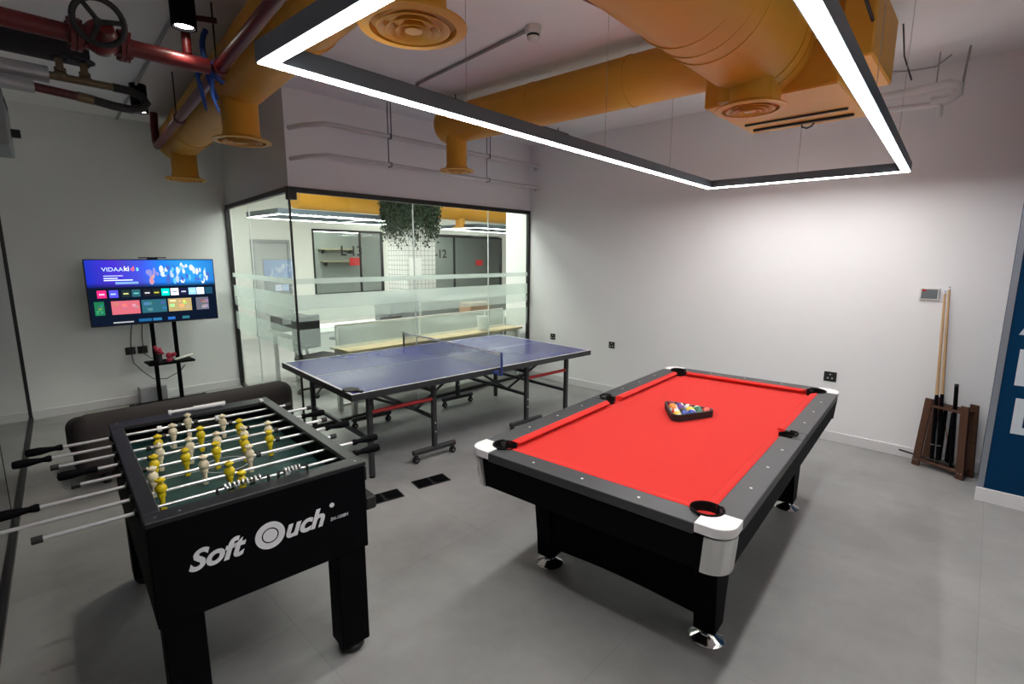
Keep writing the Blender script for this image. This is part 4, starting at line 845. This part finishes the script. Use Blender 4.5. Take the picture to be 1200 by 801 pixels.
def cue(label,p,q,full=True,group=None):
    t=thing('billiard_cue',label,'billiard cue',(0,0,0),0,group); p=Vector(p);q=Vector(q); L=(q-p).length
    f_=.40 if full else .97
    MB().cyl(p,p.lerp(q,f_),.0155,.0125 if full else .014,n=14).build('butt',LAM,t)
    if full:
        MB().cyl(p.lerp(q,f_),p.lerp(q,.985),.0125,.0085,n=14).build('shaft',MAPLE,t)
        MB().cyl(p.lerp(q,.985),p.lerp(q,.998),.0088,.0086,n=12).build('ferrule',PEARL,t); MB().cyl(p.lerp(q,.998),q,.0082,.0075,n=12).build('tip',BLUETAPE,t)
        MB().cyl(p.lerp(q,.10),p.lerp(q,.105),.0158,n=14).build('trim_ring',STEEL,t)
    else: MB().cyl(p.lerp(q,.97),q,.0145,.0145,n=12).build('rubber_end',RUB,t)
cue('maple cue in the rack, left of the two tall ones',(5.384,.19,.066),(5.395,.262,1.50))
cue('maple cue in the rack, right of the two tall ones with its black butt higher',(5.366,.149,.066),(5.40,.240,1.535))
cue('short black cue leaning right in the rack, without a shaft showing',(5.329,.062,.066),(5.340,.105,.76),False)
cue('short black cue in the rack behind the left tall cue',(5.433,.145,.066),(5.433,.150,.52),False)
cue('short black cue in the rack between the tall cues and the leaning one',(5.413,.096,.066),(5.413,.10,.50),False)
tag(MB().cyl((5.43,.06,.066),(5.455,.17,.50),.006,.0045,n=10).build('bridge_stick',MAPLE),'thin pale wooden stick slanting inside the cue rack','stick')
t=thing('cue_bridge','black bridge head and rod lying across the bottom shelf, poking out left of the rack','bridge'); MB().cyl((5.45,.42,.085),(5.325,.06,.077),.0075,n=10).build('rod',RUB,t); MB().tube([(5.31,.03,.078),(5.325,.055,.10),(5.335,.085,.08),(5.345,.115,.10),(5.36,.14,.08)],.008,8).build('bridge_head',RUB,t)

# ------------------------------------------------------------------ right wall fittings
def sock(y,z,lab,w=.085,h=.085):
    t=thing('wall_socket',lab,'socket',(WX,y,z),0,None); p=MB().bbox((-.010,-w/2,-h/2),(0,w/2,h/2),.003).build('plate',RUB,t)
    for dy,dz in ((0,.022),(-.018,-.014),(.018,-.014)): MB().box((-.0108,dy-.006,dz-.005),(-.010,dy+.006,dz+.005)).build('pin_hole',PEARL,p)
sock(4.45,.645,'black wall socket nearest the glass office'); sock(3.472,.642,'black wall socket on the white wall, second from the glass office'); sock(1.019,.635,'black wall socket behind the far right corner of the pool table',.105,.095)
t=thing('thermostat','small white framed thermostat panel with grey screen on the white wall','thermostat',(WX,.366,1.463)); p=MB().bbox((-.018,-.066,-.052),(0,.066,.052),.004).build('frame',WHITE,t)
MB().box((-.0195,-.052,-.038),(-.018,.055,.042)).build('screen',mat('grey_lcd',(.17,.19,.2),.3),t); MB().box((-.0205,.025,.024),(-.0195,.052,.040)).build('red_mark',REDB,t)
# lettering on the blue section
tl=thing('wall_lettering','large white capital letters stacked on the navy wall','lettering',(4.893,0,0))
LWH=mat('white_vinyl_letter',(.6,.66,.72),.5)
for ch,z,y in (('A',1.255,-.197),('N',.90,-.185),('D',.555,-.205)):
    text('letter',ch,.345,LWH,tl,basis((0,-1,0),(0,0,1),(-1,0,0),(-.003,y,z)),.002,0,.010)

# ------------------------------------------------------------------ floor boxes
for (x,y),lab in (((1.865,3.085),'black floor box nearer the foosball table'),((2.28,3.05),'black floor box nearer the table tennis legs')):
    t=thing('floor_box',lab,'floor box',(x,y,0),-.2); MB().bbox((-.14,-.075,0),(.14,.075,.004),.001).build('lid_frame',RUB,t)
    for dx in (-.07,.07): MB().bbox((dx-.06,-.065,.004),(dx+.06,.065,.007),.001).build('lid',LAM,t)
    MB().bbox((-.02,-.07,.007),(.02,-.05,.010),.001).build('latch',RUB,t)
